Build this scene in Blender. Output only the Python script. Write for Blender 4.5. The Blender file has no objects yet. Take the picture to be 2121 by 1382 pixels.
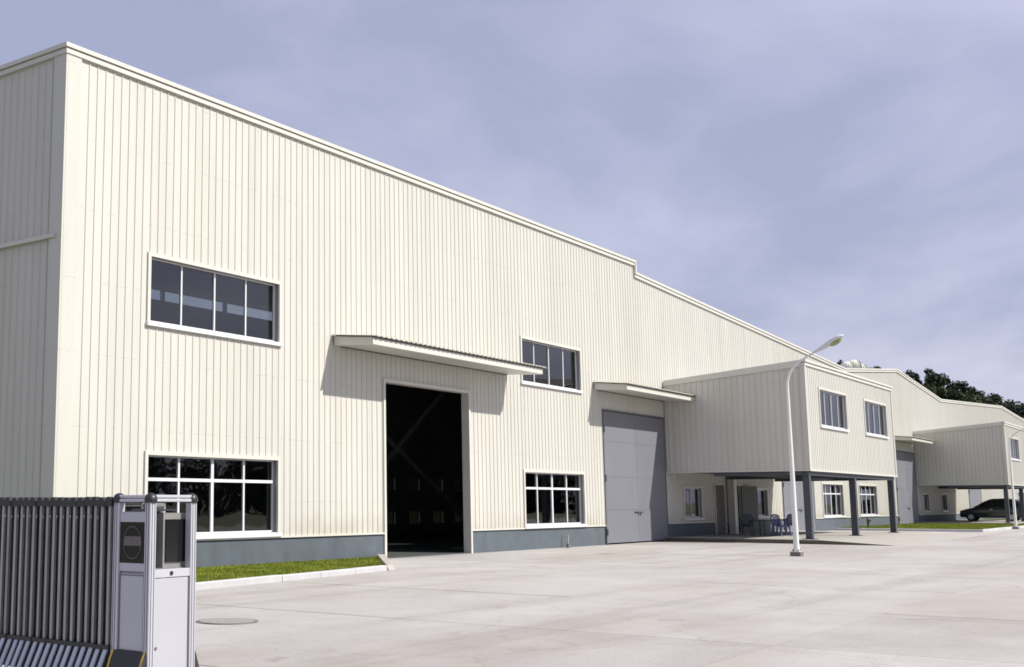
import bpy, bmesh, math, random
from mathutils import Vector, Matrix
random.seed(7)
R = math.radians
scene = bpy.context.scene
COL = scene.collection

# ------------------------------------------------------------------ camera
CAM_Y, EYE = -18.83, 1.5
cam_d = bpy.data.cameras.new('camera')
cam = bpy.data.objects.new('camera', cam_d); COL.objects.link(cam)
cam.location = (0, CAM_Y, EYE)
cam.rotation_euler = (R(90 + 8.1224), 0, R(38.4571 - 90))
cam_d.sensor_fit = 'HORIZONTAL'; cam_d.sensor_width = 36
cam_d.lens = 2459.65 / 2121 * 36
cam_d.shift_x = (1060.5 - 647.61) / 2121
cam_d.clip_start = 0.1; cam_d.clip_end = 5000
scene.camera = cam

# ------------------------------------------------------------------ sky and sun
SUN = Vector((0.33, -1.0, 0.98)).normalized()
elev = math.asin(SUN.z)
world = bpy.data.worlds.new('World'); scene.world = world; world.use_nodes = True
nt = world.node_tree; nt.nodes.clear()
def wn(t, **kw):
    n = nt.nodes.new(t)
    for k, v in kw.items(): setattr(n, k, v)
    return n
out = wn('ShaderNodeOutputWorld'); bg = wn('ShaderNodeBackground'); bg.inputs[1].default_value = 0.1   # sky strength
sky = wn('ShaderNodeTexSky', sky_type='NISHITA', sun_disc=False)
sky.sun_elevation = elev
sky.sun_rotation = math.atan2(SUN.x, SUN.y)
sky.air_density = 1.2; sky.dust_density = 1.5; sky.ozone_density = 2.0
tc = wn('ShaderNodeTexCoord')
sep = wn('ShaderNodeSeparateXYZ'); nt.links.new(tc.outputs['Generated'], sep.inputs[0])
# cloud layer looked at as a flat sheet overhead: direction / (height + 0.25)
zz = wn('ShaderNodeMath', operation='MAXIMUM'); zz.inputs[1].default_value = 0.0; nt.links.new(sep.outputs[2], zz.inputs[0])
za = wn('ShaderNodeMath', operation='ADD'); za.inputs[1].default_value = 0.28; nt.links.new(zz.outputs[0], za.inputs[0])
dx = wn('ShaderNodeMath', operation='DIVIDE'); nt.links.new(sep.outputs[0], dx.inputs[0]); nt.links.new(za.outputs[0], dx.inputs[1])
dy = wn('ShaderNodeMath', operation='DIVIDE'); nt.links.new(sep.outputs[1], dy.inputs[0]); nt.links.new(za.outputs[0], dy.inputs[1])
cmb = wn('ShaderNodeCombineXYZ'); nt.links.new(dx.outputs[0], cmb.inputs[0]); nt.links.new(dy.outputs[0], cmb.inputs[1])
n1 = wn('ShaderNodeTexNoise'); n1.inputs['Scale'].default_value = 1.25; n1.inputs['Detail'].default_value = 9; n1.inputs['Roughness'].default_value = 0.52; n1.inputs['Distortion'].default_value = 0.35
nt.links.new(cmb.outputs[0], n1.inputs['Vector'])
rp = wn('ShaderNodeValToRGB')
rp.color_ramp.elements[0].position = 0.40; rp.color_ramp.elements[0].color = (0.40, 0.425, 0.605, 1)
rp.color_ramp.elements[1].position = 0.61; rp.color_ramp.elements[1].color = (0.64, 0.64, 0.815, 1)
nt.links.new(n1.outputs['Fac'], rp.inputs[0])
sc10 = wn('ShaderNodeVectorMath', operation='SCALE'); sc10.inputs['Scale'].default_value = 8.6
nt.links.new(rp.outputs[0], sc10.inputs[0])
mx = wn('ShaderNodeMix', data_type='RGBA'); mx.inputs[0].default_value = 0.85
nt.links.new(sky.outputs[0], mx.inputs[6]); nt.links.new(sc10.outputs[0], mx.inputs[7])
nt.links.new(mx.outputs[2], bg.inputs[0]); nt.links.new(bg.outputs[0], out.inputs[0])

sun_d = bpy.data.lights.new('sun', 'SUN'); sun_d.energy = 5.0; sun_d.angle = R(0.6); sun_d.color = (1.0, 0.955, 0.86)
sun = bpy.data.objects.new('sun', sun_d); COL.objects.link(sun)
sun.rotation_euler = SUN.to_track_quat('Z', 'Y').to_euler(); sun.location = (20, -60, 60)

vs = scene.view_settings
vs.view_transform = 'Standard'; vs.look = 'None'; vs.exposure = 0.30; vs.gamma = 1.0; vs.use_curve_mapping = False
scene.render.engine = 'CYCLES'
scene.cycles.pixel_filter_type = 'BLACKMAN_HARRIS'; scene.cycles.filter_width = 1.7
scene.cycles.max_bounces = 8; scene.cycles.transparent_max_bounces = 12

# ------------------------------------------------------------------ materials
MATS = {}
def mat(name, col, rough=0.6, metal=0.0, spec=0.5, var=0.0, nscale=3.0, stretch=(1, 1, 1), objvar=0.0, bump=0.0, bscale=40.0, col2=None, spots=None):
    m = bpy.data.materials.new(name); m.use_nodes = True
    t = m.node_tree; b = t.nodes['Principled BSDF']
    b.inputs['Roughness'].default_value = rough; b.inputs['Metallic'].default_value = metal
    b.inputs['Specular IOR Level'].default_value = spec
    c = (*col, 1); b.inputs['Base Color'].default_value = c
    tcn = t.nodes.new('ShaderNodeTexCoord'); mp = t.nodes.new('ShaderNodeMapping'); mp.inputs['Scale'].default_value = stretch
    geo = t.nodes.new('ShaderNodeNewGeometry')
    t.links.new(geo.outputs['Position'], mp.inputs[0])
    last = None
    if var or col2:
        nz = t.nodes.new('ShaderNodeTexNoise'); nz.inputs['Scale'].default_value = nscale; nz.inputs['Detail'].default_value = 6; nz.inputs['Roughness'].default_value = 0.6
        t.links.new(mp.outputs[0], nz.inputs['Vector'])
        r = t.nodes.new('ShaderNodeValToRGB'); r.color_ramp.elements[0].position = 0.3; r.color_ramp.elements[1].position = 0.7
        lo = tuple(x * (1 - var) for x in col); hi = col2 if col2 else tuple(min(1, x * (1 + var)) for x in col)
        r.color_ramp.elements[0].color = (*lo, 1); r.color_ramp.elements[1].color = (*hi, 1)
        t.links.new(nz.outputs['Fac'], r.inputs[0]); last = r.outputs[0]
        rr = t.nodes.new('ShaderNodeMapRange'); rr.inputs['To Min'].default_value = max(0.02, rough - 0.1); rr.inputs['To Max'].default_value = min(1, rough + 0.1)
        t.links.new(nz.outputs['Fac'], rr.inputs['Value']); t.links.new(rr.outputs[0], b.inputs['Roughness'])
    if spots:   # second, larger stain layer: (scale, threshold lo, hi, multiply colour, stretch)
        s, lo_, hi_, mc, st = spots
        mp2 = t.nodes.new('ShaderNodeMapping'); mp2.inputs['Scale'].default_value = st; t.links.new(geo.outputs['Position'], mp2.inputs[0])
        nz2 = t.nodes.new('ShaderNodeTexNoise'); nz2.inputs['Scale'].default_value = s; nz2.inputs['Detail'].default_value = 8; nz2.inputs['Roughness'].default_value = 0.65
        t.links.new(mp2.outputs[0], nz2.inputs['Vector'])
        r2 = t.nodes.new('ShaderNodeValToRGB'); r2.color_ramp.elements[0].position = lo_; r2.color_ramp.elements[1].position = hi_
        r2.color_ramp.elements[0].color = (*mc, 1); r2.color_ramp.elements[1].color = (1, 1, 1, 1)
        t.links.new(nz2.outputs['Fac'], r2.inputs[0])
        mm = t.nodes.new('ShaderNodeMix'); mm.data_type = 'RGBA'; mm.blend_type = 'MULTIPLY'; mm.inputs[0].default_value = 1.0
        if last: t.links.new(last, mm.inputs[6])
        else: mm.inputs[6].default_value = c
        t.links.new(r2.outputs[0], mm.inputs[7]); last = mm.outputs[2]
    if name == 'cream':      # mud splashed up on the foot of the sheets, screw rows along the girts
        sx = t.nodes.new('ShaderNodeSeparateXYZ'); t.links.new(geo.outputs['Position'], sx.inputs[0])
        nz3 = t.nodes.new('ShaderNodeTexNoise'); nz3.inputs['Scale'].default_value = 1.7; nz3.inputs['Detail'].default_value = 6; t.links.new(geo.outputs['Position'], nz3.inputs['Vector'])
        ad = t.nodes.new('ShaderNodeMath'); ad.operation = 'MULTIPLY_ADD'; ad.inputs[1].default_value = -1.6; t.links.new(nz3.outputs['Fac'], ad.inputs[0]); t.links.new(sx.outputs[2], ad.inputs[2])
        mr3 = t.nodes.new('ShaderNodeMapRange'); mr3.inputs['From Min'].default_value = -0.25; mr3.inputs['From Max'].default_value = 0.45; t.links.new(ad.outputs[0], mr3.inputs['Value'])
        r3 = t.nodes.new('ShaderNodeValToRGB'); r3.color_ramp.elements[0].color = (0.86, 0.83, 0.78, 1); r3.color_ramp.elements[1].color = (1, 1, 1, 1); t.links.new(mr3.outputs[0], r3.inputs[0])
        mm3 = t.nodes.new('ShaderNodeMix'); mm3.data_type = 'RGBA'; mm3.blend_type = 'MULTIPLY'; mm3.inputs[0].default_value = 1.0
        t.links.new(last, mm3.inputs[6]); t.links.new(r3.outputs[0], mm3.inputs[7]); last = mm3.outputs[2]
        fz = t.nodes.new('ShaderNodeMath'); fz.operation = 'FLOORED_MODULO'; fz.inputs[1].default_value = 1.52; t.links.new(sx.outputs[2], fz.inputs[0])
        lt = t.nodes.new('ShaderNodeMath'); lt.operation = 'LESS_THAN'; lt.inputs[1].default_value = 0.022; t.links.new(fz.outputs[0], lt.inputs[0])
        wn_ = t.nodes.new('ShaderNodeTexNoise'); wn_.inputs['Scale'].default_value = 6.0; t.links.new(geo.outputs['Position'], wn_.inputs['Vector'])
        gt = t.nodes.new('ShaderNodeMath'); gt.operation = 'GREATER_THAN'; gt.inputs[1].default_value = 0.52; t.links.new(wn_.outputs['Fac'], gt.inputs[0])
        mu5 = t.nodes.new('ShaderNodeMath'); mu5.operation = 'MULTIPLY'; t.links.new(lt.outputs[0], mu5.inputs[0]); t.links.new(gt.outputs[0], mu5.inputs[1])
        m5 = t.nodes.new('ShaderNodeMix'); m5.data_type = 'RGBA'; m5.blend_type = 'MULTIPLY'; m5.inputs[7].default_value = (0.88, 0.87, 0.86, 1); t.links.new(mu5.outputs[0], m5.inputs[0]); t.links.new(last, m5.inputs[6]); last = m5.outputs[2]
    if name == 'concrete':   # hairline cracks, oil spots, tyre marks
        for (kind, sc_, st, lo_, hi_, mc) in (('v', 0.55, (1, 1, 1), 0.0, 0.008, (0.88, 0.87, 0.86)), ('n', 1.1, (1, 1, 1), 0.27, 0.33, (0.80, 0.78, 0.76)), ('n', 0.5, (0.06, 2.4, 1), 0.36, 0.46, (0.90, 0.885, 0.875)), ('n', 14.0, (1, 1, 1), 0.30, 0.48, (0.90, 0.89, 0.88))):
            mp4 = t.nodes.new('ShaderNodeMapping'); mp4.inputs['Scale'].default_value = st; mp4.inputs['Rotation'].default_value = (0, 0, 0.15)
            t.links.new(geo.outputs['Position'], mp4.inputs[0])
            if kind == 'v':
                wv = t.nodes.new('ShaderNodeTexNoise'); wv.inputs['Scale'].default_value = 0.9; wv.inputs['Detail'].default_value = 4; t.links.new(mp4.outputs[0], wv.inputs['Vector'])
                vm = t.nodes.new('ShaderNodeVectorMath'); vm.operation = 'MULTIPLY_ADD'; vm.inputs[1].default_value = (1.6, 1.6, 1.6); t.links.new(wv.outputs['Color'], vm.inputs[0]); t.links.new(mp4.outputs[0], vm.inputs[2])
                x4 = t.nodes.new('ShaderNodeTexVoronoi'); x4.feature = 'DISTANCE_TO_EDGE'; x4.inputs['Scale'].default_value = sc_*0.35; t.links.new(vm.outputs[0], x4.inputs['Vector']); o4 = x4.outputs['Distance']
            else:
                x4 = t.nodes.new('ShaderNodeTexNoise'); x4.inputs['Scale'].default_value = sc_; x4.inputs['Detail'].default_value = 5; t.links.new(mp4.outputs[0], x4.inputs['Vector']); o4 = x4.outputs['Fac']
            r4 = t.nodes.new('ShaderNodeValToRGB'); r4.color_ramp.elements[0].position = lo_; r4.color_ramp.elements[1].position = hi_
            r4.color_ramp.elements[0].color = (*mc, 1); r4.color_ramp.elements[1].color = (1, 1, 1, 1); t.links.new(o4, r4.inputs[0])
            m4 = t.nodes.new('ShaderNodeMix'); m4.data_type = 'RGBA'; m4.blend_type = 'MULTIPLY'; m4.inputs[0].default_value = 1.0
            t.links.new(last, m4.inputs[6]); t.links.new(r4.outputs[0], m4.inputs[7]); last = m4.outputs[2]
    if objvar:
        oi = t.nodes.new('ShaderNodeObjectInfo'); mr = t.nodes.new('ShaderNodeMapRange')
        mr.inputs['To Min'].default_value = 1 - objvar; mr.inputs['To Max'].default_value = 1 + objvar
        t.links.new(oi.outputs['Random'], mr.inputs['Value'])
        hv = t.nodes.new('ShaderNodeHueSaturation')
        if last: t.links.new(last, hv.inputs['Color'])
        else: hv.inputs['Color'].default_value = c
        t.links.new(mr.outputs[0], hv.inputs['Value']); last = hv.outputs[0]
    if last: t.links.new(last, b.inputs['Base Color'])
    if bump:
        nb = t.nodes.new('ShaderNodeTexNoise'); nb.inputs['Scale'].default_value = bscale; nb.inputs['Detail'].default_value = 5
        t.links.new(mp.outputs[0], nb.inputs['Vector'])
        bm_ = t.nodes.new('ShaderNodeBump'); bm_.inputs['Strength'].default_value = bump; bm_.inputs['Distance'].default_value = 0.02
        t.links.new(nb.outputs['Fac'], bm_.inputs['Height']); t.links.new(bm_.outputs[0], b.inputs['Normal'])
    MATS[name] = m; return m

def glass_mat(name, tint, ior=1.52):
    m = bpy.data.materials.new(name); m.use_nodes = True; t = m.node_tree; t.nodes.clear()
    o = t.nodes.new('ShaderNodeOutputMaterial'); mixs = t.nodes.new('ShaderNodeMixShader')
    tr = t.nodes.new('ShaderNodeBsdfTransparent'); tr.inputs[0].default_value = (*tint, 1)
    gl = t.nodes.new('ShaderNodeBsdfGlossy'); gl.inputs['Roughness'].default_value = 0.015; gl.inputs['Color'].default_value = (0.93, 0.95, 0.97, 1)
    fr = t.nodes.new('ShaderNodeFresnel'); fr.inputs[0].default_value = ior
    # slight waviness of the sheet glass
    geo = t.nodes.new('ShaderNodeNewGeometry')
    nb = t.nodes.new('ShaderNodeTexNoise'); nb.inputs['Scale'].default_value = 1.3; nb.inputs['Detail'].default_value = 1
    t.links.new(geo.outputs['Position'], nb.inputs['Vector'])
    bp = t.nodes.new('ShaderNodeBump'); bp.inputs['Strength'].default_value = 0.06; bp.inputs['Distance'].default_value = 0.05
    t.links.new(nb.outputs['Fac'], bp.inputs['Height']); t.links.new(bp.outputs[0], gl.inputs['Normal'])
    inv = t.nodes.new('ShaderNodeMath'); inv.operation = 'SUBTRACT'; inv.inputs[0].default_value = 1.0; t.links.new(geo.outputs['Backfacing'], inv.inputs[1])
    mul = t.nodes.new('ShaderNodeMath'); mul.operation = 'MULTIPLY'; t.links.new(fr.outputs[0], mul.inputs[0]); t.links.new(inv.outputs[0], mul.inputs[1])
    t.links.new(mul.outputs[0], mixs.inputs[0]); t.links.new(tr.outputs[0], mixs.inputs[1]); t.links.new(gl.outputs[0], mixs.inputs[2])
    t.links.new(mixs.outputs[0], o.inputs[0]); MATS[name] = m; return m

mat('cream', (0.522, 0.514, 0.472), 0.42, var=0.03, nscale=1.2, stretch=(1.5, 1.5, 0.25), objvar=0.02, spots=(0.8, 0.3, 0.5, (0.94, 0.925, 0.895), (2.6, 2.6, 0.10)))
mat('trim', (0.565, 0.555, 0.51), 0.4, var=0.03, nscale=2.0)
mat('reveal', (0.23, 0.22, 0.215), 0.6)
mat('white_frame', (0.64, 0.65, 0.67), 0.35, var=0.02)
mat('plinth', (0.088, 0.108, 0.128), 0.75, var=0.10, nscale=2.2, bump=0.15, bscale=60, spots=(1.2, 0.32, 0.55, (0.82, 0.84, 0.86), (1, 1, 0.5)))
mat('door_grey', (0.165, 0.172, 0.20), 0.5, var=0.05, nscale=1.0, stretch=(1, 1, 0.4), objvar=0.05)
mat('door_edge', (0.10, 0.105, 0.12), 0.6)
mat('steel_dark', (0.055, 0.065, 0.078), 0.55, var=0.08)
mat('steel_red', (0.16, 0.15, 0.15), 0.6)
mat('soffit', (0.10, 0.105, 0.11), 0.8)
mat('interior', (0.36, 0.36, 0.35), 0.8, var=0.1)
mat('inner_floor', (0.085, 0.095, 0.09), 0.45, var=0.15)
mat('roof', (0.45, 0.46, 0.47), 0.5, var=0.06)
mat('canopy_roof', (0.42, 0.40, 0.35), 0.5, var=0.08)
mat('concrete', (0.378, 0.361, 0.352), 0.85, var=0.08, nscale=0.8, stretch=(1, 1, 1), objvar=0.05, bump=0.25, bscale=25, spots=(0.3, 0.38, 0.56, (0.89, 0.845, 0.81), (0.35, 1.0, 1)))
mat('concrete_joint', (0.14, 0.13, 0.125), 0.95)
mat('kerb_stone', (0.44, 0.44, 0.455), 0.8, var=0.08, nscale=4, objvar=0.05, bump=0.2, bscale=30)
mat('apron', (0.36, 0.34, 0.315), 0.85, var=0.07, nscale=1.2, bump=0.2, bscale=25)
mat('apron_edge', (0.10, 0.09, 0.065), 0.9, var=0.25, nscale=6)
mat('soil', (0.13, 0.13, 0.04), 0.95, var=0.2, nscale=3)
mat('grass_blade', (0.135, 0.19, 0.014), 0.65, var=0.35, nscale=1.1, col2=(0.26, 0.30, 0.04), spec=0.2)
mat('earth', (0.13, 0.14, 0.07), 0.95, var=0.25, nscale=0.05)
mat('wood_ground', (0.05, 0.06, 0.03), 0.95, var=0.3, nscale=0.1)
mat('leaf', (0.030, 0.042, 0.026), 0.6, var=0.45, nscale=0.5, objvar=0.25, spec=0.2)
mat('leaf_olive', (0.055, 0.065, 0.030), 0.6, var=0.4, nscale=0.5, objvar=0.2, spec=0.2)
mat('bark', (0.09, 0.075, 0.06), 0.9)
mat('alu', (0.50, 0.50, 0.55), 0.38, metal=0.25, var=0.03)
mat('alu_panel', (0.41, 0.41, 0.455), 0.42, metal=0.1, var=0.03, nscale=1.5)
mat('alu_groove', (0.10, 0.10, 0.12), 0.6)
mat('lattice', (0.31, 0.31, 0.305), 0.45, metal=0.35, objvar=0.14, var=0.08, nscale=6)
mat('lattice_low', (0.42, 0.46, 0.52), 0.45, metal=0.3, objvar=0.08)
mat('black_plastic', (0.018, 0.018, 0.02), 0.42)
mat('black_glass', (0.006, 0.006, 0.008), 0.12)
mat('rubber', (0.03, 0.03, 0.034), 0.7, var=0.1)
mat('yellow_tape', (0.50, 0.33, 0.05), 0.6, var=0.15, nscale=8)
mat('emblem_ring', (0.05, 0.055, 0.058), 0.5)
mat('emblem_band', (0.115, 0.10, 0.10), 0.6, var=0.12, nscale=25)
mat('emblem_mark', (0.19, 0.18, 0.17), 0.6)
mat('pole_white', (0.66, 0.67, 0.66), 0.4, var=0.03)
mat('lamp_lens', (0.28, 0.32, 0.12), 0.15, spec=0.6)
mat('lamp_head', (0.58, 0.60, 0.62), 0.35)
mat('base_grey', (0.15, 0.145, 0.14), 0.9, var=0.12, nscale=8, bump=0.3)
mat('blue_plastic', (0.10, 0.10, 0.24), 0.4)
mat('navy_plastic', (0.025, 0.045, 0.075), 0.4)
mat('table_top', (0.09, 0.10, 0.085), 0.5)
mat('hydrant', (0.10, 0.055, 0.045), 0.6, var=0.2, nscale=12)
mat('pipe_grey', (0.38, 0.39, 0.40), 0.5)
mat('door_brown', (0.13, 0.105, 0.105), 0.6, var=0.05)
mat('door_green', (0.11, 0.125, 0.12), 0.55)
mat('car_paint', (0.035, 0.045, 0.045), 0.22, spec=0.7)
mat('car_glass', (0.015, 0.017, 0.018), 0.06, spec=0.8)
mat('tyre', (0.015, 0.015, 0.016), 0.85)
mat('rim', (0.45, 0.46, 0.48), 0.35, metal=0.7)
mat('tail_light', (0.35, 0.03, 0.05), 0.2)
mat('chrome', (0.75, 0.75, 0.78), 0.15, metal=1.0)
mat('vent_white', (0.66, 0.66, 0.60), 0.4)
mat('cast_iron', (0.27, 0.25, 0.24), 0.7, var=0.15, nscale=20, bump=0.4, bscale=80)
mat('curtain', (0.55, 0.54, 0.50), 0.8)
glass_mat('glass', (0.58, 0.60, 0.61), 1.95)
glass_mat('glass_clear', (0.9, 0.93, 0.93), 1.5)
glass_mat('glass_dark', (0.13, 0.135, 0.13), 1.5)  # dark tint, keeps the small back windows dim
glass_mat('glass_plain', (0.55, 0.57, 0.58), 1.72)

# ------------------------------------------------------------------ mesh helpers
class MB:
    def __init__(s): s.v = []; s.f = []; s.smooth = False
    def quad(s, a, b, c, d):
        i = len(s.v); s.v += [a, b, c, d]; s.f.append((i, i+1, i+2, i+3))
    def box(s, x0, x1, y0, y1, z0, z1):
        i = len(s.v)
        s.v += [(x0,y0,z0),(x1,y0,z0),(x1,y1,z0),(x0,y1,z0),(x0,y0,z1),(x1,y0,z1),(x1,y1,z1),(x0,y1,z1)]
        s.f += [(i,i+3,i+2,i+1),(i+4,i+5,i+6,i+7),(i,i+1,i+5,i+4),(i+1,i+2,i+6,i+5),(i+2,i+3,i+7,i+6),(i+3,i,i+4,i+7)]
        return s
    def hexa(s, p):     # 8 points: bottom ring 0-3, top ring 4-7
        i = len(s.v); s.v += [tuple(q) for q in p]
        s.f += [(i,i+3,i+2,i+1),(i+4,i+5,i+6,i+7),(i,i+1,i+5,i+4),(i+1,i+2,i+6,i+5),(i+2,i+3,i+7,i+6),(i+3,i,i+4,i+7)]
        return s
    def bar(s, a, b, w, d, up=(0, 0, 1)):
        a = Vector(a); b = Vector(b); t = (b - a).normalized(); u = Vector(up)
        if abs(t.dot(u)) > 0.98: u = Vector((1, 0, 0))
        x = t.cross(u).normalized(); y = x.cross(t).normalized()
        x *= w / 2; y *= d / 2
        return s.hexa([a-x-y, a+x-y, a+x+y, a-x+y, b-x-y, b+x-y, b+x+y, b-x+y])
    def tube(s, pts, rads, n=12, caps=True):
        pts = [Vector(p) for p in pts]; rings = []
        if not isinstance(rads, (list, tuple)): rads = [rads] * len(pts)
        ref = None
        for k, p in enumerate(pts):
            t = (pts[min(k+1, len(pts)-1)] - pts[max(k-1, 0)]).normalized()
            if ref is None:
                ref = Vector((1, 0, 0)) if abs(t.x) < 0.9 else Vector((0, 1, 0))
            x = (ref - t * ref.dot(t)).normalized(); y = t.cross(x); ref = x
            i = len(s.v)
            for j in range(n):
                a = 2 * math.pi * j / n
                s.v.append(tuple(p + (x * math.cos(a) + y * math.sin(a)) * rads[k]))
            rings.append(i)
        for k in range(len(rings)-1):
            a, b = rings[k], rings[k+1]
            for j in range(n): s.f.append((a+j, a+(j+1) % n, b+(j+1) % n, b+j))
        if caps:
            s.f.append(tuple(reversed(range(rings[0], rings[0]+n)))); s.f.append(tuple(range(rings[-1], rings[-1]+n)))
        return s
    def lathe(s, prof, n=16, c=(0, 0, 0)):
        return s.tube([(c[0], c[1], c[2]+z) for r, z in prof], [max(r, 0.0005) for r, z in prof], n)
    def prism(s, poly, axis, a, b):     # extrude a polygon; axis 'x','y','z'
        def P(u, v, w): return {'x': (w, u, v), 'y': (u, w, v), 'z': (u, v, w)}[axis]
        i = len(s.v); n = len(poly)
        s.v += [P(u, v, a) for u, v in poly] + [P(u, v, b) for u, v in poly]
        s.f.append(tuple(range(i, i+n))); s.f.append(tuple(range(i+2*n-1, i+n-1, -1)))
        for j in range(n): s.f.append((i+j, i+n+j, i+n+(j+1) % n, i+(j+1) % n))
        return s
    def mesh(s, name, material, smooth=False, bevel=0.0):
        me = bpy.data.meshes.new(name); me.from_pydata(s.v, [], s.f)
        bm = bmesh.new(); bm.from_mesh(me)
        bmesh.ops.recalc_face_normals(bm, faces=bm.faces)
        if bevel:
            bmesh.ops.remove_doubles(bm, verts=bm.verts, dist=1e-5)
            bmesh.ops.bevel(bm, geom=list(bm.edges), offset=bevel, segments=1, affect='EDGES', clamp_overlap=True)
        if smooth:
            for f in bm.faces: f.smooth = True
        bm.to_mesh(me); bm.free()
        me.materials.append(MATS[material])
        if smooth:
            try: me.set_sharp_from_angle(angle=R(40))
            except Exception: pass
        return me
    def build(s, name, material, parent=None, smooth=False, bevel=0.0):
        return link(name, s.mesh(name, material, smooth, bevel), parent)

def link(name, me, parent=None, loc=(0, 0, 0), rot=(0, 0, 0)):
    o = bpy.data.objects.new(name, me); COL.objects.link(o)
    o.location = loc; o.rotation_euler = rot
    if parent is not None: o.parent = parent
    return o
def thing(name, label, cat, loc=(0, 0, 0), rotz=0, group=None):
    o = link(name, None, None, loc, (0, 0, rotz)); o.empty_display_size = 0.3
    o['label'] = label; o['category'] = cat
    if group: o['group'] = group
    return o
def tag(o, label, cat, group=None):
    o['label'] = label; o['category'] = cat
    if group: o['group'] = group
    return o
def struct(o, label=None):
    o['kind'] = 'structure'
    if label: o['label'] = label
    return o
def dup(root, loc, rotz=0.0, label=None):
    def cp(o, par):
        c = o.copy(); COL.objects.link(c); c.parent = par
        for ch in [q for q in o.children]: cp(ch, c)
        return c
    r = cp(root, None); r.location = loc; r.rotation_euler = (0, 0, rotz)
    if label: r['label'] = label
    return r

# ------------------------------------------------------------------ ground, yard, kerbs
g = MB(); g.quad((-3000, -3000, -0.06), (3000, -3000, -0.06), (3000, 3000, -0.06), (-3000, 3000, -0.06))
struct(g.build('ground', 'earth'), 'rough grassy ground reaching to the horizon')
yard = MB(); yard.box(-12, 190, -34, 0.0, -0.05, -0.022)
yard_o = struct(yard.build('yard', 'concrete_joint'), 'pale concrete yard in front of the factory halls')
# concrete slabs of the yard, joints left open between them
xs = [-11.2, -6.4, -1.6, 3.4, 8.3, 13.2, 17.9, 22.7, 27.5, 32.3, 37.1, 41.9, 46.7, 51.5, 56.3, 61.1, 65.9, 70.7, 75.5, 85, 95, 105, 120, 140, 165, 190]
ys = [-34, -29.0, -24.2, -19.4, -14.6, -9.9, -5.1, 0.0]
for i in range(len(xs)-1):
    for j in range(len(ys)-1):
        dz = random.uniform(-0.003, 0.003); jg = 0.006
        b = MB()
        x0, x1, y0, y1 = xs[i]+jg, xs[i+1]-jg, ys[j]+jg, ys[j+1]-jg
        b.box(x0, x1, y0, y1, -0.02, dz)
        b.build('concrete_slab', 'concrete', yard_o)

def kerb(pts, name_label, h=0.12, w=0.14, unit=1.45):
    root = link('kerb', None); struct(root, name_label)
    for (a, b) in zip(pts[:-1], pts[1:]):
        a = Vector((*a, 0)); b = Vector((*b, 0)); L = (b-a).length; n = max(1, round(L/unit)); t = (b-a)/L; nr = Vector((-t.y, t.x, 0))
        for k in range(n):
            p = a + t*(k*L/n+0.005); q = a + t*((k+1)*L/n-0.005)
            off = nr*random.uniform(-0.006, 0.006); hz = h + random.uniform(-0.005, 0.005); c = 0.02
            m = MB()
            prof = [(-w/2, -0.03), (-w/2, hz-c), (-w/2+c, hz), (w/2-c, hz), (w/2, hz-c), (w/2, -0.03)]
            i0 = len(m.v)
            for e in (p, q):
                for (d, z) in prof: m.v.append(tuple(e + off + nr*d + Vector((0, 0, z))))
            n6 = len(prof)
            for j in range(n6): m.f.append((j, (j+1) % n6, n6+(j+1) % n6, n6+j))
            m.f.append(tuple(range(n6))); m.f.append(tuple(range(2*n6-1, n6-1, -1)))
            m.build('kerb_stone', 'kerb_stone', root)
    return root
K1 = [(8.0, -4.95), (22.2, -3.25)]
kerb(K1, 'pale kerb along the grass strip beside the open doorway')
# flared end of the kerb, running up to the door jamb
fl = link('kerb_end', None); struct(fl, 'flared concrete kerb end at the door jamb')
m = MB(); m.hexa([(22.28, -3.33, -0.03), (22.62, -3.3, -0.03), (26.56, -0.26, -0.03), (26.40, -0.06, -0.03), (22.3, -3.25, 0.12), (22.54, -3.22, 0.12), (26.54, -0.24, 0.14), (26.42, -0.06, 0.14)])
m.build('kerb_flare', 'apron', fl)

def grass_patch(name, label, polyfn, x0, x1, y0, y1, z, n, hmin, hmax, soilpoly):
    root = link(name, None); struct(root, None); root['kind'] = 'stuff'; root['label'] = label
    m = MB(); m.prism(soilpoly, 'z', -0.03, z); m.build('soil', 'soil', root)
    m = MB(); k = 0
    while k < n:
        x = random.uniform(x0, x1); y = random.uniform(y0, y1)
        if not polyfn(x, y): continue
        k += 1
        h = random.uniform(hmin, hmax); a = random.uniform(0, math.pi); w = random.uniform(0.008, 0.02)
        lx, ly = random.uniform(-0.5, 0.5)*h, random.uniform(-0.5, 0.5)*h
        cx_, sx_ = math.cos(a)*w, math.sin(a)*w
        i = len(m.v)
        m.v += [(x-cx_, y-sx_, z-0.01), (x+cx_, y+sx_, z-0.01), (x+lx, y+ly, z+h)]
        m.f.append((i, i+1, i+2))
    me = bpy.data.meshes.new('grass_blades'); me.from_pydata(m.v, [], m.f); me.materials.append(MATS['grass_blade'])
    o = link('grass_blades', me, root); o['kind'] = 'stuff'
    return root
def yk(x): return -4.95 + (x-8.0)*(1.70/14.2)
grass_patch('grass', 'bright green grass strip between the pale kerb and the grey plinth',
            lambda x, y: y > yk(x)+0.1 and (x < 22.2 or y > -3.2+(x-22.3)*0.715+0.12),
            15.5, 26.3, -4.2, -0.02, 0.03, 60000, 0.03, 0.08,
            [(8.0, -4.9), (22.25, -3.2), (26.4, -0.2), (26.4, 0.0), (8.0, 0.0)])
grass_patch('grass', 'green grass plot with the far lamp post beside the distant raised office',
            lambda x, y: not (90.2 < x < 105.7 and y > -5.95),
            71.1, 118, -6.95, -0.02, 0.09, 60000, 0.04, 0.11,
            [(70.9, -7.0), (120, -7.0), (120, 0.0), (70.4, 0.0)])
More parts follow.
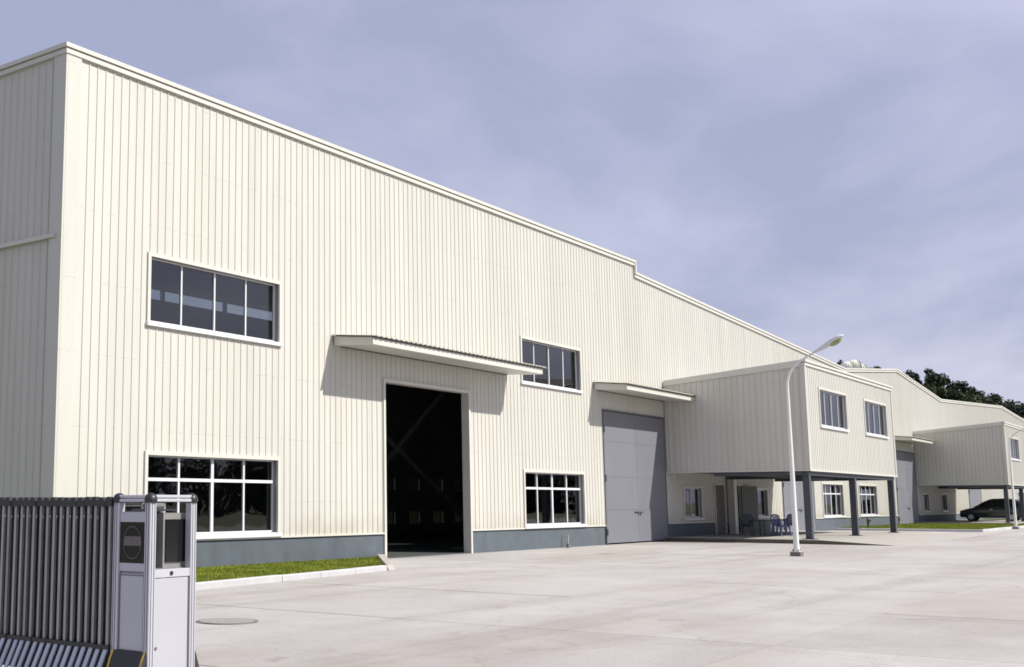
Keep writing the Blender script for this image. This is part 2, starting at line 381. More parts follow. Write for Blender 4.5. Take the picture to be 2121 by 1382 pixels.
kerb([(70.3, 0.0), (70.9, -7.1), (122, -7.1)], 'kerb round the far grass plot', unit=1.6, h=0.13)

# raised apron with a ramp under the near annex
ap = MB(); ap.prism([(0.0, -0.03), (0.0, 0.15), (-5.9, 0.15), (-8.45, 0.005), (-8.45, -0.03)], 'x', 46.2, 61.6)
apo = struct(ap.build('apron_slab', 'apron'), 'raised concrete apron with a ramp under the near raised office')
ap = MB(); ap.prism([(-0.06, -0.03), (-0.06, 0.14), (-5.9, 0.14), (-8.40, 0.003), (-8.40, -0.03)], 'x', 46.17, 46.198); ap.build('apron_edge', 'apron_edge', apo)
ap = MB(); ap.box(90.3, 105.6, -5.9, 0.0, -0.03, 0.2)
struct(ap.build('apron_slab', 'apron'), 'raised concrete slab under the far raised office')

# ------------------------------------------------------------------ ribbed cladding
PITCH = 0.233
def cladding(parent, u0, u1, zb, ztop, openings, place, matn='cream', sheet=4, breaks=(), rib=0.018, seed=0):
    """Ribbed sheets along a wall. place(u, w, z) -> world point, w outwards."""
    rnd = random.Random(seed)
    def snap(e, side):      # keep cut edges off the ribs (they sit under the window flashing)
        b0 = math.floor(e/PITCH)*PITCH
        if e-b0 > PITCH-0.044: return b0+PITCH-0.046 if side == 0 else b0+PITCH+0.001
        return e
    openings = [(snap(o[0], 0), snap(o[1], 1), o[2], o[3]) for o in openings]
    ed = {u0, u1}
    for o in openings:
        for e in o[:2]:
            if u0 < e < u1: ed.add(e)
    for e in breaks:
        if u0 < e < u1: ed.add(e)
    ed = sorted(ed); W = PITCH*sheet
    for a, b in zip(ed[:-1], ed[1:]):
        if b-a < 0.02: continue
        cuts = [a]; k = math.floor(a/W)+1
        while k*W < b-0.12:
            if k*W > a+0.12: cuts.append(k*W)
            k += 1
        cuts.append(b)
        for s0, s1 in zip(cuts[:-1], cuts[1:]):
            mid = (s0+s1)/2
            blk = sorted([(o[2], o[3]) for o in openings if o[0]-1e-4 <= mid <= o[1]+1e-4])
            spans = []; z = zb
            for p, q in blk:
                if p > z+0.02: spans.append((z, p))
                z = max(z, q)
            spans.append((z, None))
            # profile
            pts = [(s0, 0.0)]; k = math.floor(s0/PITCH)
            while k*PITCH < s1:
                base = k*PITCH
                for du, w in ((PITCH-0.040, 0), (PITCH-0.031, rib), (PITCH-0.010, rib), (PITCH, 0)):
                    u = base+du
                    if s0+1e-4 < u < s1-1e-4: pts.append((u, w))
                k += 1
            pts.append((s1, 0.0))
            dw = rnd.uniform(0, 0.003)
            for (p, q) in spans:
                m = MB(); i = 0
                for (u, w) in pts:
                    zt = ztop(u) if q is None else q
                    m.v.append(place(u, w+dw, p)); m.v.append(place(u, w+dw, max(zt, p+0.001)))
                for j in range(len(pts)-1): m.f.append((i+2*j, i+2*j+2, i+2*j+3, i+2*j+1))
                me = bpy.data.meshes.new('cladding_sheet'); me.from_pydata(m.v, [], m.f); me.materials.append(MATS[matn])
                link('cladding_sheet', me, parent)

def wall_boxes(m, u0, u1, z0, z1, openings, y0, y1):
    ux = sorted({u0, u1, *[e for o in openings for e in o[:2] if u0 < e < u1]})
    for a, b in zip(ux[:-1], ux[1:]):
        mid = (a+b)/2; z = z0
        for p, q in sorted([(o[2], o[3]) for o in openings if o[0] < mid < o[1]]):
            if p > z+1e-3: m.box(a, b, y0, y1, z, min(p, z1))
            z = max(z, q)
        if z < z1-1e-3: m.box(a, b, y0, y1, z, z1)
    return m

def window(parent, x0, x1, z0, z1, yf, kind, depth=0.13, name='window', glass='glass', cols=4):
    """Framed window in a wall whose outer face is at yf (outwards = -y). kind: 'plain' one row, 'transom' two rows."""
    t = 0.085; d = depth
    m = MB()     # outer flashing and reveal lining
    m.box(x0-t, x1+t, yf-0.048, yf+0.01, z1, z1+t); m.box(x0-t, x0, yf-0.048, yf+0.01, z0-t*0.2, z1); m.box(x1, x1+t, yf-0.048, yf+0.01, z0-t*0.2, z1)
    w = m.build(name, 'trim', parent); m = MB()
    m.box(x0-0.012, x0, yf+0.01, yf+d+0.05, z0, z1); m.box(x1, x1+0.012, yf+0.01, yf+d+0.05, z0, z1)
    m.box(x0-0.012, x1+0.012, yf+0.01, yf+d+0.05, z1, z1+0.012); m.box(x0-0.012, x1+0.012, yf+0.01, yf+d+0.05, z0-0.012, z0)
    m.build('reveal', 'reveal', w)
    s = MB(); s.box(x0-t-0.02, x1+t+0.02, yf-0.085, yf+d-0.03, z0-0.11, z0-0.014)
    s.build('sill', 'white_frame', w, bevel=0.008)
    f = 0.045; ya, yb = yf+d-0.025, yf+d+0.025
    fr = MB(); fr.box(x0, x1, ya, yb, z0, z0+f); fr.box(x0, x1, ya, yb, z1-f*0.7, z1); fr.box(x0, x0+f, ya, yb, z0+f, z1-f*0.7); fr.box(x1-f, x1, ya, yb, z0+f, z1-f*0.7)
    fr.build('frame', 'white_frame', w)
    W = (x1-x0)/cols
    zt = z0+(z1-z0)*0.70
    rows = [(z0+f, z1-f*0.7)] if kind == 'plain' else [(z0+f, zt-0.035), (zt+0.035, z1-f*0.7)]
    if kind != 'plain':
        tr = MB(); tr.box(x0+f, x1-f, ya-0.012, yb, zt-0.035, zt+0.035); tr.build('transom', 'white_frame', w)
    for k in range(1, cols):
        x = x0+k*W; mw = 0.02 if kind == 'plain' else (0.042 if k == cols//2 else 0.026)
        for ri, (a, b) in enumerate(rows):
            mu = MB(); mu.box(x-mw, x+mw, ya-0.006, yb, a, b); mu.build('mullion', 'white_frame', w)
    for k in range(cols):
        for ri, (a, b) in enumerate(rows):
            p = MB(); off = 0.012*((k+ri) % 2)
            p.box(x0+k*W+0.012, x0+(k+1)*W-0.012, yf+d-0.004+off, yf+d+off, a-0.01, b+0.01)
            p.build('pane', glass if kind == 'plain' and cols == 4 else 'glass_plain', w)
    return w

# canopy over a big door: slopes slightly down outwards, corrugated roof sheet on top
def canopy(parent, x0, x1, z0=5.52, z1=5.86, proj=1.27):
    p = proj
    m = MB()
    m.hexa([(x0+.0, -0.03, 5.62), (x1, -0.03, 5.62), (x1, -0.03, 5.64), (x0, -0.03, 5.64), (x0, -0.03, 5.80), (x1, -0.03, 5.80), (x1, -0.02, 5.82), (x0, -0.02, 5.82)])
    # body: wedge
    b = MB(); b.prism([(-0.03, 5.60), (-p, 5.52), (-p, 5.72), (-0.03, 5.84)], 'x', x0, x1)
    c = b.build('canopy', 'trim', parent)
    f = MB(); f.box(x0-0.01, x1+0.01, -p-0.03, -p, 5.53, 5.70); f.build('fascia', 'trim', c)
    # corrugated sheet
    s = MB(); n = int((x1-x0+0.3)/0.115); i = 0
    for k in range(n+1):
        x = x0-0.1+k*(x1-x0+0.25)/n; h = 0.035 if k % 2 else 0.0
        for (y, z) in ((-0.03, 5.87+h), (-p-0.12, 5.735+h)):
            s.v.append((x, y, z))
    for k in range(n): s.f.append((2*k, 2*k+2, 2*k+3, 2*k+1))
    # lower skin
    o = len(s.v)
    for k in range(n+1):
        x = x0-0.1+k*(x1-x0+0.25)/n; h = 0.035 if k % 2 else 0.0
        for (y, z) in ((-0.03, 5.855+h), (-p-0.12, 5.72+h)): s.v.append((x, y, z))
    for k in range(n):
        s.f.append((o+2*k, o+2*k+1, o+2*k+3, o+2*k+2)); s.f.append((2*k+1, 2*k+3, o+2*k+3, o+2*k+1))
    s.build('roof_sheet', 'canopy_roof', c)
    d = MB(); d.box(x0-0.1, x1+0.12, -p-0.055, -p-0.03, 5.695, 5.722); d.build('edge_trim', 'alu_groove', c)
    l = MB(); l.box(x0+0.3, x1-0.1, -0.12, -0.035, 5.575, 5.597); l.build('wall_angle', 'door_edge', c)
    return c

def big_door(parent, x0, x1, z1=4.88, yf=-0.02, base=0.02):
    """Grey double steel door with hinges, seams and a bolt."""
    mid = (x0+x1)/2
    fr = MB(); fr.box(x0-0.07, x0, -0.05, 0.1, base, z1+0.07); fr.box(x1, x1+0.05, -0.05, 0.1, base, z1+0.07); fr.box(x0, x1, -0.05, 0.1, z1, z1+0.07)
    d = fr.build('door', 'door_edge', parent)
    for a, b in ((x0+0.015, mid-0.006), (mid+0.006, x1-0.01)):
        l = MB(); l.box(a, b, yf-0.02, yf+0.04, base+0.03, z1-0.01)
        l.build('door_leaf', 'door_grey', d, bevel=0.006)
    for zz in (1.25, 2.45, 3.75):
        h = MB(); h.box(x0+0.03, mid-0.03, yf-0.0245, yf-0.0215, zz, zz+0.008); h.box(mid+0.03, x1-0.03, yf-0.0245, yf-0.0215, zz, zz+0.008)
        h.build('seam', 'door_edge', d)
    for zz in (0.45, 2.4, 4.2):
        h = MB(); h.tube([(x0-0.02, yf-0.05, zz-0.12), (x0-0.02, yf-0.05, zz+0.12)], 0.035, 8); h.build('hinge', 'door_edge', d)
    h = MB(); h.tube([(mid-0.35, yf-0.055, 1.17), (mid+0.4, yf-0.055, 1.17)], 0.022, 8); h.box(mid-0.06, mid+0.06, yf-0.06, yf-0.018, 1.09, 1.2); h.bar((mid+0.15, yf-0.055, 1.17), (mid+0.15, yf-0.055, 1.02), 0.03, 0.03)
    h.build('bolt', 'door_edge', d)
    # rubber guide rail at the foot
    return d

# ------------------------------------------------------------------ factory halls
DEPTH = 18.0
def facade_place(u, w, z): return (u, -w, z)
def hall(name, label, x0, x1, ztop, capbreaks, windows, doors, canopies, small=(), left_end=False, openings_extra=()):
    root = thing(name, label, 'factory hall', (0, 0, 0))
    ops = [(w[0], w[1], w[2], w[3]) for w in windows] + [(d[0], d[1], 0.0, d[2]) for d in doors] + [tuple(s[:4]) for s in small]
    body = (x0+0.34) if left_end else x0
    cladding(root, body, x1, 0.70, lambda u: ztop(u)-0.15, ops, facade_place, breaks=capbreaks, seed=int(x0))
    # plinth and drip flashing
    pl = MB(); wall_boxes(pl, x0, x1, -0.05, 0.68, [(o[0]-0.1, o[1]+0.1, o[2], o[3]) for o in ops if o[2] < 0.5], -0.005, 0.2); pl.build('plinth', 'plinth', root)
    cut = sorted((o[0], o[1]) for o in ops if o[2] < 0.5); a = x0
    for p, q in cut + [(x1, x1)]:
        if p-0.09 > a+0.05:
            fl = MB(); fl.box(a, min(p-0.075, x1), -0.055, 0.0, 0.665, 0.705); fl.build('drip_flashing', 'trim', root)
        a = q+0.09
    # parapet caps: two stepped strips following the roof line
    edges = [x0] + [b for b in capbreaks if x0 < b < x1] + [x1]
    for a, b in zip(edges[:-1], edges[1:]):
        za, zb_ = ztop(a+1e-4), ztop(b-1e-4)
        c = MB(); c.hexa([(a, -0.11, za-0.09), (b, -0.11, zb_-0.09), (b, 0.25, zb_-0.09), (a, 0.25, za-0.09), (a, -0.11, za), (b, -0.11, zb_), (b, 0.25, zb_+0.02), (a, 0.25, za+0.02)])
        cap = c.build('parapet_cap', 'trim', root)
        c = MB(); c.hexa([(a, -0.075, za-0.215), (b, -0.075, zb_-0.215), (b, 0.1, zb_-0.215), (a, 0.1, za-0.215), (a, -0.075, za-0.115), (b, -0.075, zb_-0.115), (b, 0.1, zb_-0.115), (a, 0.1, za-0.115)])
        c.build('cap_lower_strip', 'trim', cap)
        c = MB(); c.hexa([(a, -0.05, za-0.115), (b, -0.05, zb_-0.115), (b, 0.1, zb_-0.115), (a, 0.1, za-0.115), (a, -0.05, za-0.09), (b, -0.05, zb_-0.09), (b, 0.1, zb_-0.09), (a, 0.1, za-0.09)])
        c.build('cap_groove', 'canopy_roof', cap)
        # roof deck behind
        r = MB(); r.hexa([(a, 0.1, za-0.32), (b, 0.1, zb_-0.32), (b, DEPTH+0.3, zb_-0.32), (a, DEPTH+0.3, za-0.32), (a, 0.1, za-0.2), (b, 0.1, zb_-0.2), (b, DEPTH+0.3, zb_-0.2), (a, DEPTH+0.3, za-0.2)])
        r.build('roof', 'roof', root)
        # rafters under the roof
    for w in windows: window(root, w[0], w[1], w[2], w[3], 0.0, w[4])
    for s in small:
        if s[4] == 'window': window(root, s[0], s[1], s[2], s[3], 0.0, 'plain', cols=2, depth=0.1)
    for d in doors:
        if d[3] == 'grey': big_door(root, d[0], d[1], d[2], base=d[4])
    for c in canopies: canopy(root, *c)
    return root, ops

def inner_structure(root, x0, x1, zt, back_ops):
    b = MB(); wall_boxes(b, x0, x1, -0.05, zt, back_ops, DEPTH, DEPTH+0.2); b.build('back_wall', 'interior', root)
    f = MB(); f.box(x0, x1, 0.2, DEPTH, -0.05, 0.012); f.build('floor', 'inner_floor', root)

W_UP, W_LO = (5.45, 6.90), (0.80, 2.53)
ztA = lambda u: 11.03
hallA, opsA = hall('factory_hall', 'tall cream ribbed factory hall at the left with the open dark doorway', 15.44, 44.15, ztA, [],
    [(17.93, 22.33, *W_UP, 'plain'), (17.95, 22.30, *W_LO, 'transom'), (34.78, 39.08, 5.48, 6.90, 'plain'), (34.78, 39.08, 0.78, 2.50, 'transom')],
    [(26.88, 31.30, 4.82, 'open', 0), (40.82, 44.15, 4.88, 'part', 0)], [(24.57, 33.75)], left_end=True)
# step of the roof line
st = MB(); st.box(44.151, 44.24, -0.11, 0.25, 10.57, 11.03); st.build('step_cap', 'trim', hallA)
st = MB(); st.box(44.15, 44.2, 0.1, DEPTH, 10.1, 10.9); st.build('step_wall', 'cream', hallA)
def zB(u): return 10.57 + (u-44.15)*(9.40-10.57)/(74.3-44.15)
hallB, opsB = hall('factory_hall', 'cream gabled hall behind the near raised office, sloping down to a roof valley', 44.15, 74.3, zB, [],
    [(68.3, 72.3, 0.80, 2.53, 'transom')],
    [(44.15, 46.52, 4.88, 'part', 0), (51.95, 53.2, 2.3, 'small', 0.15), (54.2, 55.35, 2.3, 'small', 0.15), (61.45, 66.6, 4.88, 'grey', 0.02)],
    [(40.18+0.0, 46.62)], small=[(48.40, 50.34, 0.90, 2.12, 'window'), (56.9, 58.95, 0.90, 2.12, 'window')])
# grey double door across the joint of the two halls
big_door(hallB, 40.85, 46.48, 4.86, base=0.02)
def zC(u): return 9.40+(u-74.3)*(10.50-9.40)/(87.3-74.3) if u < 87.3 else 10.50+(u-87.3)*(9.39-10.50)/(101-87.3)
hallC, opsC = hall('factory_hall', 'cream gabled hall with the ridge in the middle distance, white roof ventilators on top', 74.3, 101.0, zC, [87.3],
    [(75.8, 79.85, 0.80, 2.53, 'transom')],
    [(85.15, 90.8, 4.88, 'grey', 0.1)], [(84.4, 90.5)], small=[(92.5, 94.5, 0.95, 2.12, 'window'), (98.8, 100.6, 0.95, 2.12, 'window')])
def zD(u): return 9.39+(u-101)*(10.60-9.39)/(128.5-101) if u < 128.5 else 10.60+(u-128.5)*(9.40-10.60)/(156-128.5)
hallD, opsD = hall('factory_hall', 'farthest cream gabled hall, its roof dipping at the right edge', 101.0, 156.0, zD, [128.5],
    [(134, 138.2, 0.80, 2.53, 'transom')],
    [(109.5, 114.8, 4.88, 'grey', 0.1)], [])
backA = [(20+4.0*k, 20+4.0*k+3.9, 10.22, 10.69) for k in range(6)]
back_lo = [(x, x+1.1, 2.2, 2.85) for x in (48.0, 50.2, 52.5, 54.9, 57.3, 59.6)] + [(x, x+1.1, 0.38, 1.05) for x in (48.0, 50.2, 52.5, 54.9, 57.3, 59.6)]
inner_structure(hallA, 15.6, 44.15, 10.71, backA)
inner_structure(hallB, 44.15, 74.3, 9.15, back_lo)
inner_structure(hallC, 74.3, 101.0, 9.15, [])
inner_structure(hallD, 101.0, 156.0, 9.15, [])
up = MB(); up.hexa([(44.15, DEPTH, 9.15), (74.3, DEPTH, 9.15), (74.3, DEPTH+0.2, 9.15), (44.15, DEPTH+0.2, 9.15), (44.15, DEPTH, 10.25), (74.3, DEPTH, 9.2), (74.3, DEPTH+0.2, 9.2), (44.15, DEPTH+0.2, 10.25)]); up.build('back_gable', 'interior', hallB)
up = MB(); up.prism([(74.3, 9.15), (101, 9.15), (87.3, 10.2)], 'y', DEPTH, DEPTH+0.2); up.build('back_gable', 'interior', hallC)
up = MB(); up.prism([(101, 9.15), (156, 9.15), (128.5, 10.3)], 'y', DEPTH, DEPTH+0.2); up.build('back_gable', 'interior', hallD)
e = MB(); e.box(155.8, 156, 0.0, DEPTH, -0.05, 9.1); e.build('end_wall', 'cream', hallD)
for op in backA:
    for j in range(3):
        p = MB(); p.box(op[0]+1.3*j+0.015, op[0]+1.3*j+1.285, DEPTH+0.02, DEPTH+0.03, op[2], op[3]); p.build('clerestory_pane', 'glass_clear', hallA)
for op in back_lo:
    p = MB(); p.box(op[0]+0.02, op[1]-0.02, DEPTH+0.08, DEPTH+0.09, op[2], op[3]); p.build('back_window_pane', 'glass_dark', hallB)
# steel frames inside: columns and rafters, cross bracing behind the open doorway
for (r_, xs_) in ((hallA, ((24.3, 0.45), (33.2, 0.45), (40.2, 0.45), (24.3, 9.0), (38.0, 9.0), (46.6, 9.0), (46.6, 17.6))), (hallB, ((53, 9.0), (60.5, 9.0), (67, 0.45)))):
    for x, y in xs_:
        if True:
            c = MB(); c.box(x-0.14, x+0.14, y-0.2, y+0.2, 0.01, 9.3); c.build('steel_column', 'steel_red', r_)
for (a, b) in (((39.75, 9, 3.11), (46.2, 9, 7.68)), ((38.0, 9.06, 5.2), (46.6, 9.06, 0.5))):
    c = MB(); c.bar(a, b, 0.2, 0.12); c.build('cross_brace', 'interior', hallA)
# open doorway: trim and deep jambs
d = MB(); d.box(26.79, 26.88, -0.06, 0.205, 0.0, 4.91); d.box(31.30, 31.39, -0.06, 0.205, 0.0, 4.91); d.box(26.88, 31.30, -0.06, 0.205, 4.82, 4.91)
dj = d.build('doorway', 'trim', hallA)
th = MB(); th.box(26.88, 31.30, -0.02, 0.25, -0.03, 0.018); th.build('threshold', 'door_edge', dj)
# corner trim and the left (end) wall
c = MB(); c.box(15.442, 15.80, -0.05, 0.012, 0.68, 10.83); c.build('corner_trim', 'cream', hallA)
def left_place(u, w, z): return (15.44-w, u, z)
cladding(hallA, 0.33, DEPTH, 0.70, lambda u: 10.85, [], left_place, seed=3, rib=0.022)
c = MB(); c.box(15.39, 15.44, -0.047, 0.34, 0.68, 10.83); c.build('corner_trim', 'cream', hallA)
c = MB(); c.box(15.33, 15.438, -0.11, DEPTH, 10.94, 11.03); cp_ = c.build('parapet_cap', 'trim', hallA)
c = MB(); c.box(15.365, 15.438, -0.075, DEPTH, 10.815, 10.915); c.build('cap_lower_strip', 'trim', cp_)
c = MB(); c.box(15.385, 15.438, -0.05, DEPTH, 10.915, 10.94); c.build('cap_groove', 'canopy_roof', cp_)
c = MB(); c.box(15.34, 15.43, 0.14, DEPTH, 6.90, 6.99); c.build('ledge_flashing', 'trim', hallA)
c = MB(); c.box(15.45, 15.65, 0.2, DEPTH, -0.05, 0.68); c.build('plinth', 'plinth', hallA)
# doors and a drain box under the near annex
def small_door(parent, x0, x1, z0, z1, matn, ang=0):
    fr = MB(); fr.box(x0-0.06, x0, -0.05, 0.12, z0, z1+0.06); fr.box(x1, x1+0.06, -0.05, 0.12, z0, z1+0.06); fr.box(x0, x1, -0.05, 0.12, z1, z1+0.06)
    f = fr.build('personnel_door', 'trim', parent)
    if ang == 0:
        l = MB(); l.box(x0+0.01, x1-0.01, 0.03, 0.075, z0+0.01, z1-0.01); l.box(x0+0.15, x1-0.15, 0.022, 0.03, z0+0.25, z0+0.95); l.box(x0+0.15, x1-0.15, 0.022, 0.03, z0+1.1, z1-0.2)
        lo = l.build('door_leaf', matn, f)
    else:
        L = x1-x0-0.03; l = MB(); l.box(0, L, -0.02, 0.025, z0+0.01, z1-0.01)
        lo = l.build('door_leaf', matn, f); lo.location = (x1-0.01, -0.03, 0); lo.rotation_euler = (0, 0, R(-ang))
    h = MB(); h.bar((x0+0.1, -0.01, z0+1.0), (x0+0.22, -0.01, z0+1.0), 0.03, 0.03); h.build('handle', 'alu', f)
small_door(hallB, 51.97, 53.18, 0.15, 2.28, 'door_brown')
small_door(hallB, 54.22, 55.33, 0.15, 2.28, 'door_green', ang=20)
c = MB(); c.box(53.42, 53.78, -0.36, -0.06, 0.15, 2.74); c.build('pipe_casing', 'trim', hallB)
# small room lining behind the doors so that the openings read dark
c = MB(); c.box(54.0, 56.0, 3.0, 3.1, 0, 3); c.build('inner_partition', 'interior', hallB)

# ------------------------------------------------------------------ raised office annex
def annex(label, loc):
    root = thing('raised_office', label, 'building', loc, group='raised offices on steel posts')
    D_, Wd, ZB, ZT = 5.56, 13.5, 2.75, 6.90
    def zside(y): return 6.43 + (-y)*(ZT-6.43)/D_
    wins = [(1.75, 5.5, 4.50, 5.90), (8.45, 12.2, 4.50, 5.90)]
    def pf(u, w, z): return (u, -D_-w, z)
    def pl_(u, w, z): return (-w, -u, z)
    def pr_(u, w, z): return (Wd+w, -u, z)
    cladding(root, 0.12, Wd-0.12, ZB, lambda u: ZT-0.15, wins, pf, seed=11, rib=0.018)
    cladding(root, 0.03, D_-0.12, ZB, lambda u: zside(-u)-0.12, [], pl_, seed=12, rib=0.024)
    cladding(root, 0.03, D_-0.12, ZB, lambda u: zside(-u)-0.12, [], pr_, seed=13, rib=0.024)
    for x0, x1 in ((-0.03, 0.13), (Wd-0.13, Wd+0.03)):
        c = MB(); c.box(x0, x1, -D_-0.035, -D_+0.0, ZB, ZT-0.14); c.build('corner_trim', 'cream', root)
    for x0, x1 in ((-0.032, 0.0), (Wd, Wd+0.032)):
        c = MB(); c.box(x0, x1, -D_+0.001, -D_+0.13, ZB, ZT-0.14); c.build('corner_trim', 'cream', root)
    # caps
    c = MB(); c.box(-0.09, Wd+0.09, -D_-0.10, -D_+0.1, ZT-0.09, ZT); cap = c.build('parapet_cap', 'trim', root)
    c = MB(); c.box(-0.05, Wd+0.05, -D_-0.06, -D_+0.098, ZT-0.22, ZT-0.125); c.build('cap_lower_strip', 'trim', cap)
    c = MB(); c.box(-0.02, Wd+0.02, -D_-0.035, -D_+0.098, ZT-0.125, ZT-0.09); c.build('cap_groove', 'canopy_roof', cap)
    for sx in (0, 1):
        xa, xb = (-0.06, 0.08) if sx == 0 else (Wd-0.08, Wd+0.06)
        c = MB(); c.hexa([(xa, -D_+0.1, ZT-0.26), (xb, -D_+0.1, ZT-0.26), (xb, -0.05, 6.43-0.22), (xa, -0.05, 6.43-0.22), (xa, -D_+0.1, ZT-0.01), (xb, -D_+0.1, ZT-0.01), (xb, -0.05, 6.43), (xa, -0.05, 6.43)])
        c.build('side_cap', 'trim', root)
    # roof, floor, soffit, beams
    c = MB(); c.hexa([(0.05, -D_+0.05, ZT-0.35), (Wd-0.05, -D_+0.05, ZT-0.35), (Wd-0.05, -0.02, 6.1), (0.05, -0.02, 6.1), (0.05, -D_+0.05, ZT-0.25), (Wd-0.05, -D_+0.05, ZT-0.25), (Wd-0.05, -0.02, 6.2), (0.05, -0.02, 6.2)]); c.build('roof', 'roof', root)
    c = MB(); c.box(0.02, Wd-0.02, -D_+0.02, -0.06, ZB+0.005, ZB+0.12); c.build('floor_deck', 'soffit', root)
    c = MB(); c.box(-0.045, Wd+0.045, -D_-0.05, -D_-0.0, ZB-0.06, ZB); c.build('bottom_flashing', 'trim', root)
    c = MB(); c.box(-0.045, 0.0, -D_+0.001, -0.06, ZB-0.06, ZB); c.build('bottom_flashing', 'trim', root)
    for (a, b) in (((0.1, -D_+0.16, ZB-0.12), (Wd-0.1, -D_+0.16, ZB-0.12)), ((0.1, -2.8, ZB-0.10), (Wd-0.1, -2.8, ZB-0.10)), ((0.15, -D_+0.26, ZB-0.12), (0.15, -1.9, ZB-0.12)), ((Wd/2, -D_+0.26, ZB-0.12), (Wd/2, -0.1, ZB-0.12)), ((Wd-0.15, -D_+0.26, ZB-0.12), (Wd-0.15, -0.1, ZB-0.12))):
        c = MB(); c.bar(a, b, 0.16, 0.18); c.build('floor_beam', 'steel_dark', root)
    # posts
    for px in (0.33, Wd/2, Wd-0.2):
        c = MB(); x, y = px, -D_+0.22; zb = loc_base
        c.box(x-0.12, x+0.12, y-0.12, y-0.102, zb, ZB-0.2); c.box(x-0.12, x+0.12, y+0.102, y+0.12, zb, ZB-0.2); c.box(x-0.106, x+0.106, y-0.102, y+0.102, zb, ZB-0.2)
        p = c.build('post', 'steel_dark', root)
        c = MB(); c.box(x-0.24, x+0.24, y-0.22, y+0.22, zb, zb+0.025); c.build('base_plate', 'steel_dark', p)
    for w in wins: window(root, w[0], w[1], w[2], w[3], -D_, 'plain', depth=0.08)
    # inside back lining: interior partition so that rooms read dark
    c = MB(); c.box(0.1, Wd-0.1, -0.2, -0.1, ZB+0.12, 6.05); c.build('inner_wall', 'interior', root)
    return root
loc_base = 0.15
annex('near raised office box on three dark steel posts, beside the near lamp post', (46.67, 0, 0))
loc_base = 0.2
annex('far raised office box on dark posts with the dark car parked underneath', (91.0, 0, 0))
# a lining for the hall wall behind each annex is the hall itself

# ------------------------------------------------------------------ street lamps
def lamp(label, loc):
    root = thing('street_lamp', label, 'street lamp', loc, group='white street lamps along the yard')
    b = MB(); b.box(-0.15, 0.15, -0.15, 0.15, -0.02, 0.13); b.build('concrete_base', 'base_grey', root, bevel=0.02)
    f = MB(); f.lathe([(0.13, 0.12), (0.13, 0.145), (0.088, 0.15), (0.083, 0.26)], 14); f.build('flange', 'pole_white', root, smooth=True)
    for a in range(4):
        q = MB(); x, y = 0.108*math.cos(a*1.571+.78), 0.108*math.sin(a*1.571+.78); q.lathe([(0.018, 0.15), (0.018, 0.19)], 6, (x, y, 0)); q.build('bolt', 'base_grey', root)
    pts = [(0, 0, 0.14), (0, 0, 2.5), (0, 0, 4.65), (0, 0, 4.85)]; rad = [0.080, 0.062, 0.043, 0.041]
    for k in range(1, 9):
        a = R(62)*k/8; r = 0.85
        pts.append((0, -(r-r*math.cos(a)), 4.85+r*math.sin(a))); rad.append(0.040-0.010*k/8)
    y, z = pts[-1][1], pts[-1][2]; dy_, dz_ = -math.cos(R(28)), math.sin(R(28))
    pts.append((0, y+dy_*0.25, z+dz_*0.25)); rad.append(0.028); pts.append((0, y+dy_*0.5, z+dz_*0.5)); rad.append(0.026)
    p = MB(); p.tube(pts, rad, 14); p.build('pole', 'pole_white', root, smooth=True)
    # cobra head
    e = Vector(pts[-1]); t = Vector((0, dy_, dz_)); nrm = Vector((0, dz_, -dy_)) * -1    # nrm points down-ish
    if nrm.z > 0: nrm = -nrm
    hd = MB(); secs = [(-0.12, 0.04, 0.035, 0.035), (0.05, 0.06, 0.05, 0.05), (0.22, 0.10, 0.065, 0.075), (0.42, 0.135, 0.08, 0.07), (0.64, 0.14, 0.085, 0.06), (0.76, 0.11, 0.07, 0.05), (0.81, 0.05, 0.03, 0.03)]
    n = 16
    for (s_, w_, up_, dn_) in secs:
        for j in range(n):
            a = 2*math.pi*j/n; cx_ = math.cos(a)*w_; hy = math.sin(a)
            hd.v.append(tuple(e + t*s_ + Vector((cx_, 0, 0)) - nrm*(hy*(up_ if hy > 0 else dn_))))
    for k in range(len(secs)-1):
        for j in range(n): hd.f.append((k*n+j, k*n+(j+1) % n, (k+1)*n+(j+1) % n, (k+1)*n+j))
    hd.f.append(tuple(range(n))); hd.f.append(tuple(range(n*len(secs)-1, n*(len(secs)-1)-1, -1)))
    ho = hd.build('lamp_head', 'lamp_head', root, smooth=True)
    ln = MB(); c = e + t*0.54 + nrm*0.05
    rings = [(0.0, 1.0), (0.035, 0.92), (0.065, 0.7), (0.085, 0.35), (0.09, 0.02)]
    for (dd, sc) in rings:
        for j in range(n):
            a = 2*math.pi*j/n; ln.v.append(tuple(c + nrm*dd + Vector((math.cos(a)*0.115*sc, 0, 0)) + t*(math.sin(a)*0.2*sc)))
    for k in range(len(rings)-1):
        for j in range(n): ln.f.append((k*n+j, k*n+(j+1) % n, (k+1)*n+(j+1) % n, (k+1)*n+j))
    ln.f.append(tuple(range((len(rings)-1)*n, len(rings)*n)))
    ln.build('lens', 'lamp_lens', ho, smooth=True)
    return root
L1 = lamp('near white lamp post with curved arm standing before the near raised office', (35.5, -8.25, 0))
dup(L1, (80.2, -7.35, 0.0), label='far white lamp post at the right edge, on the kerb of the grass plot')

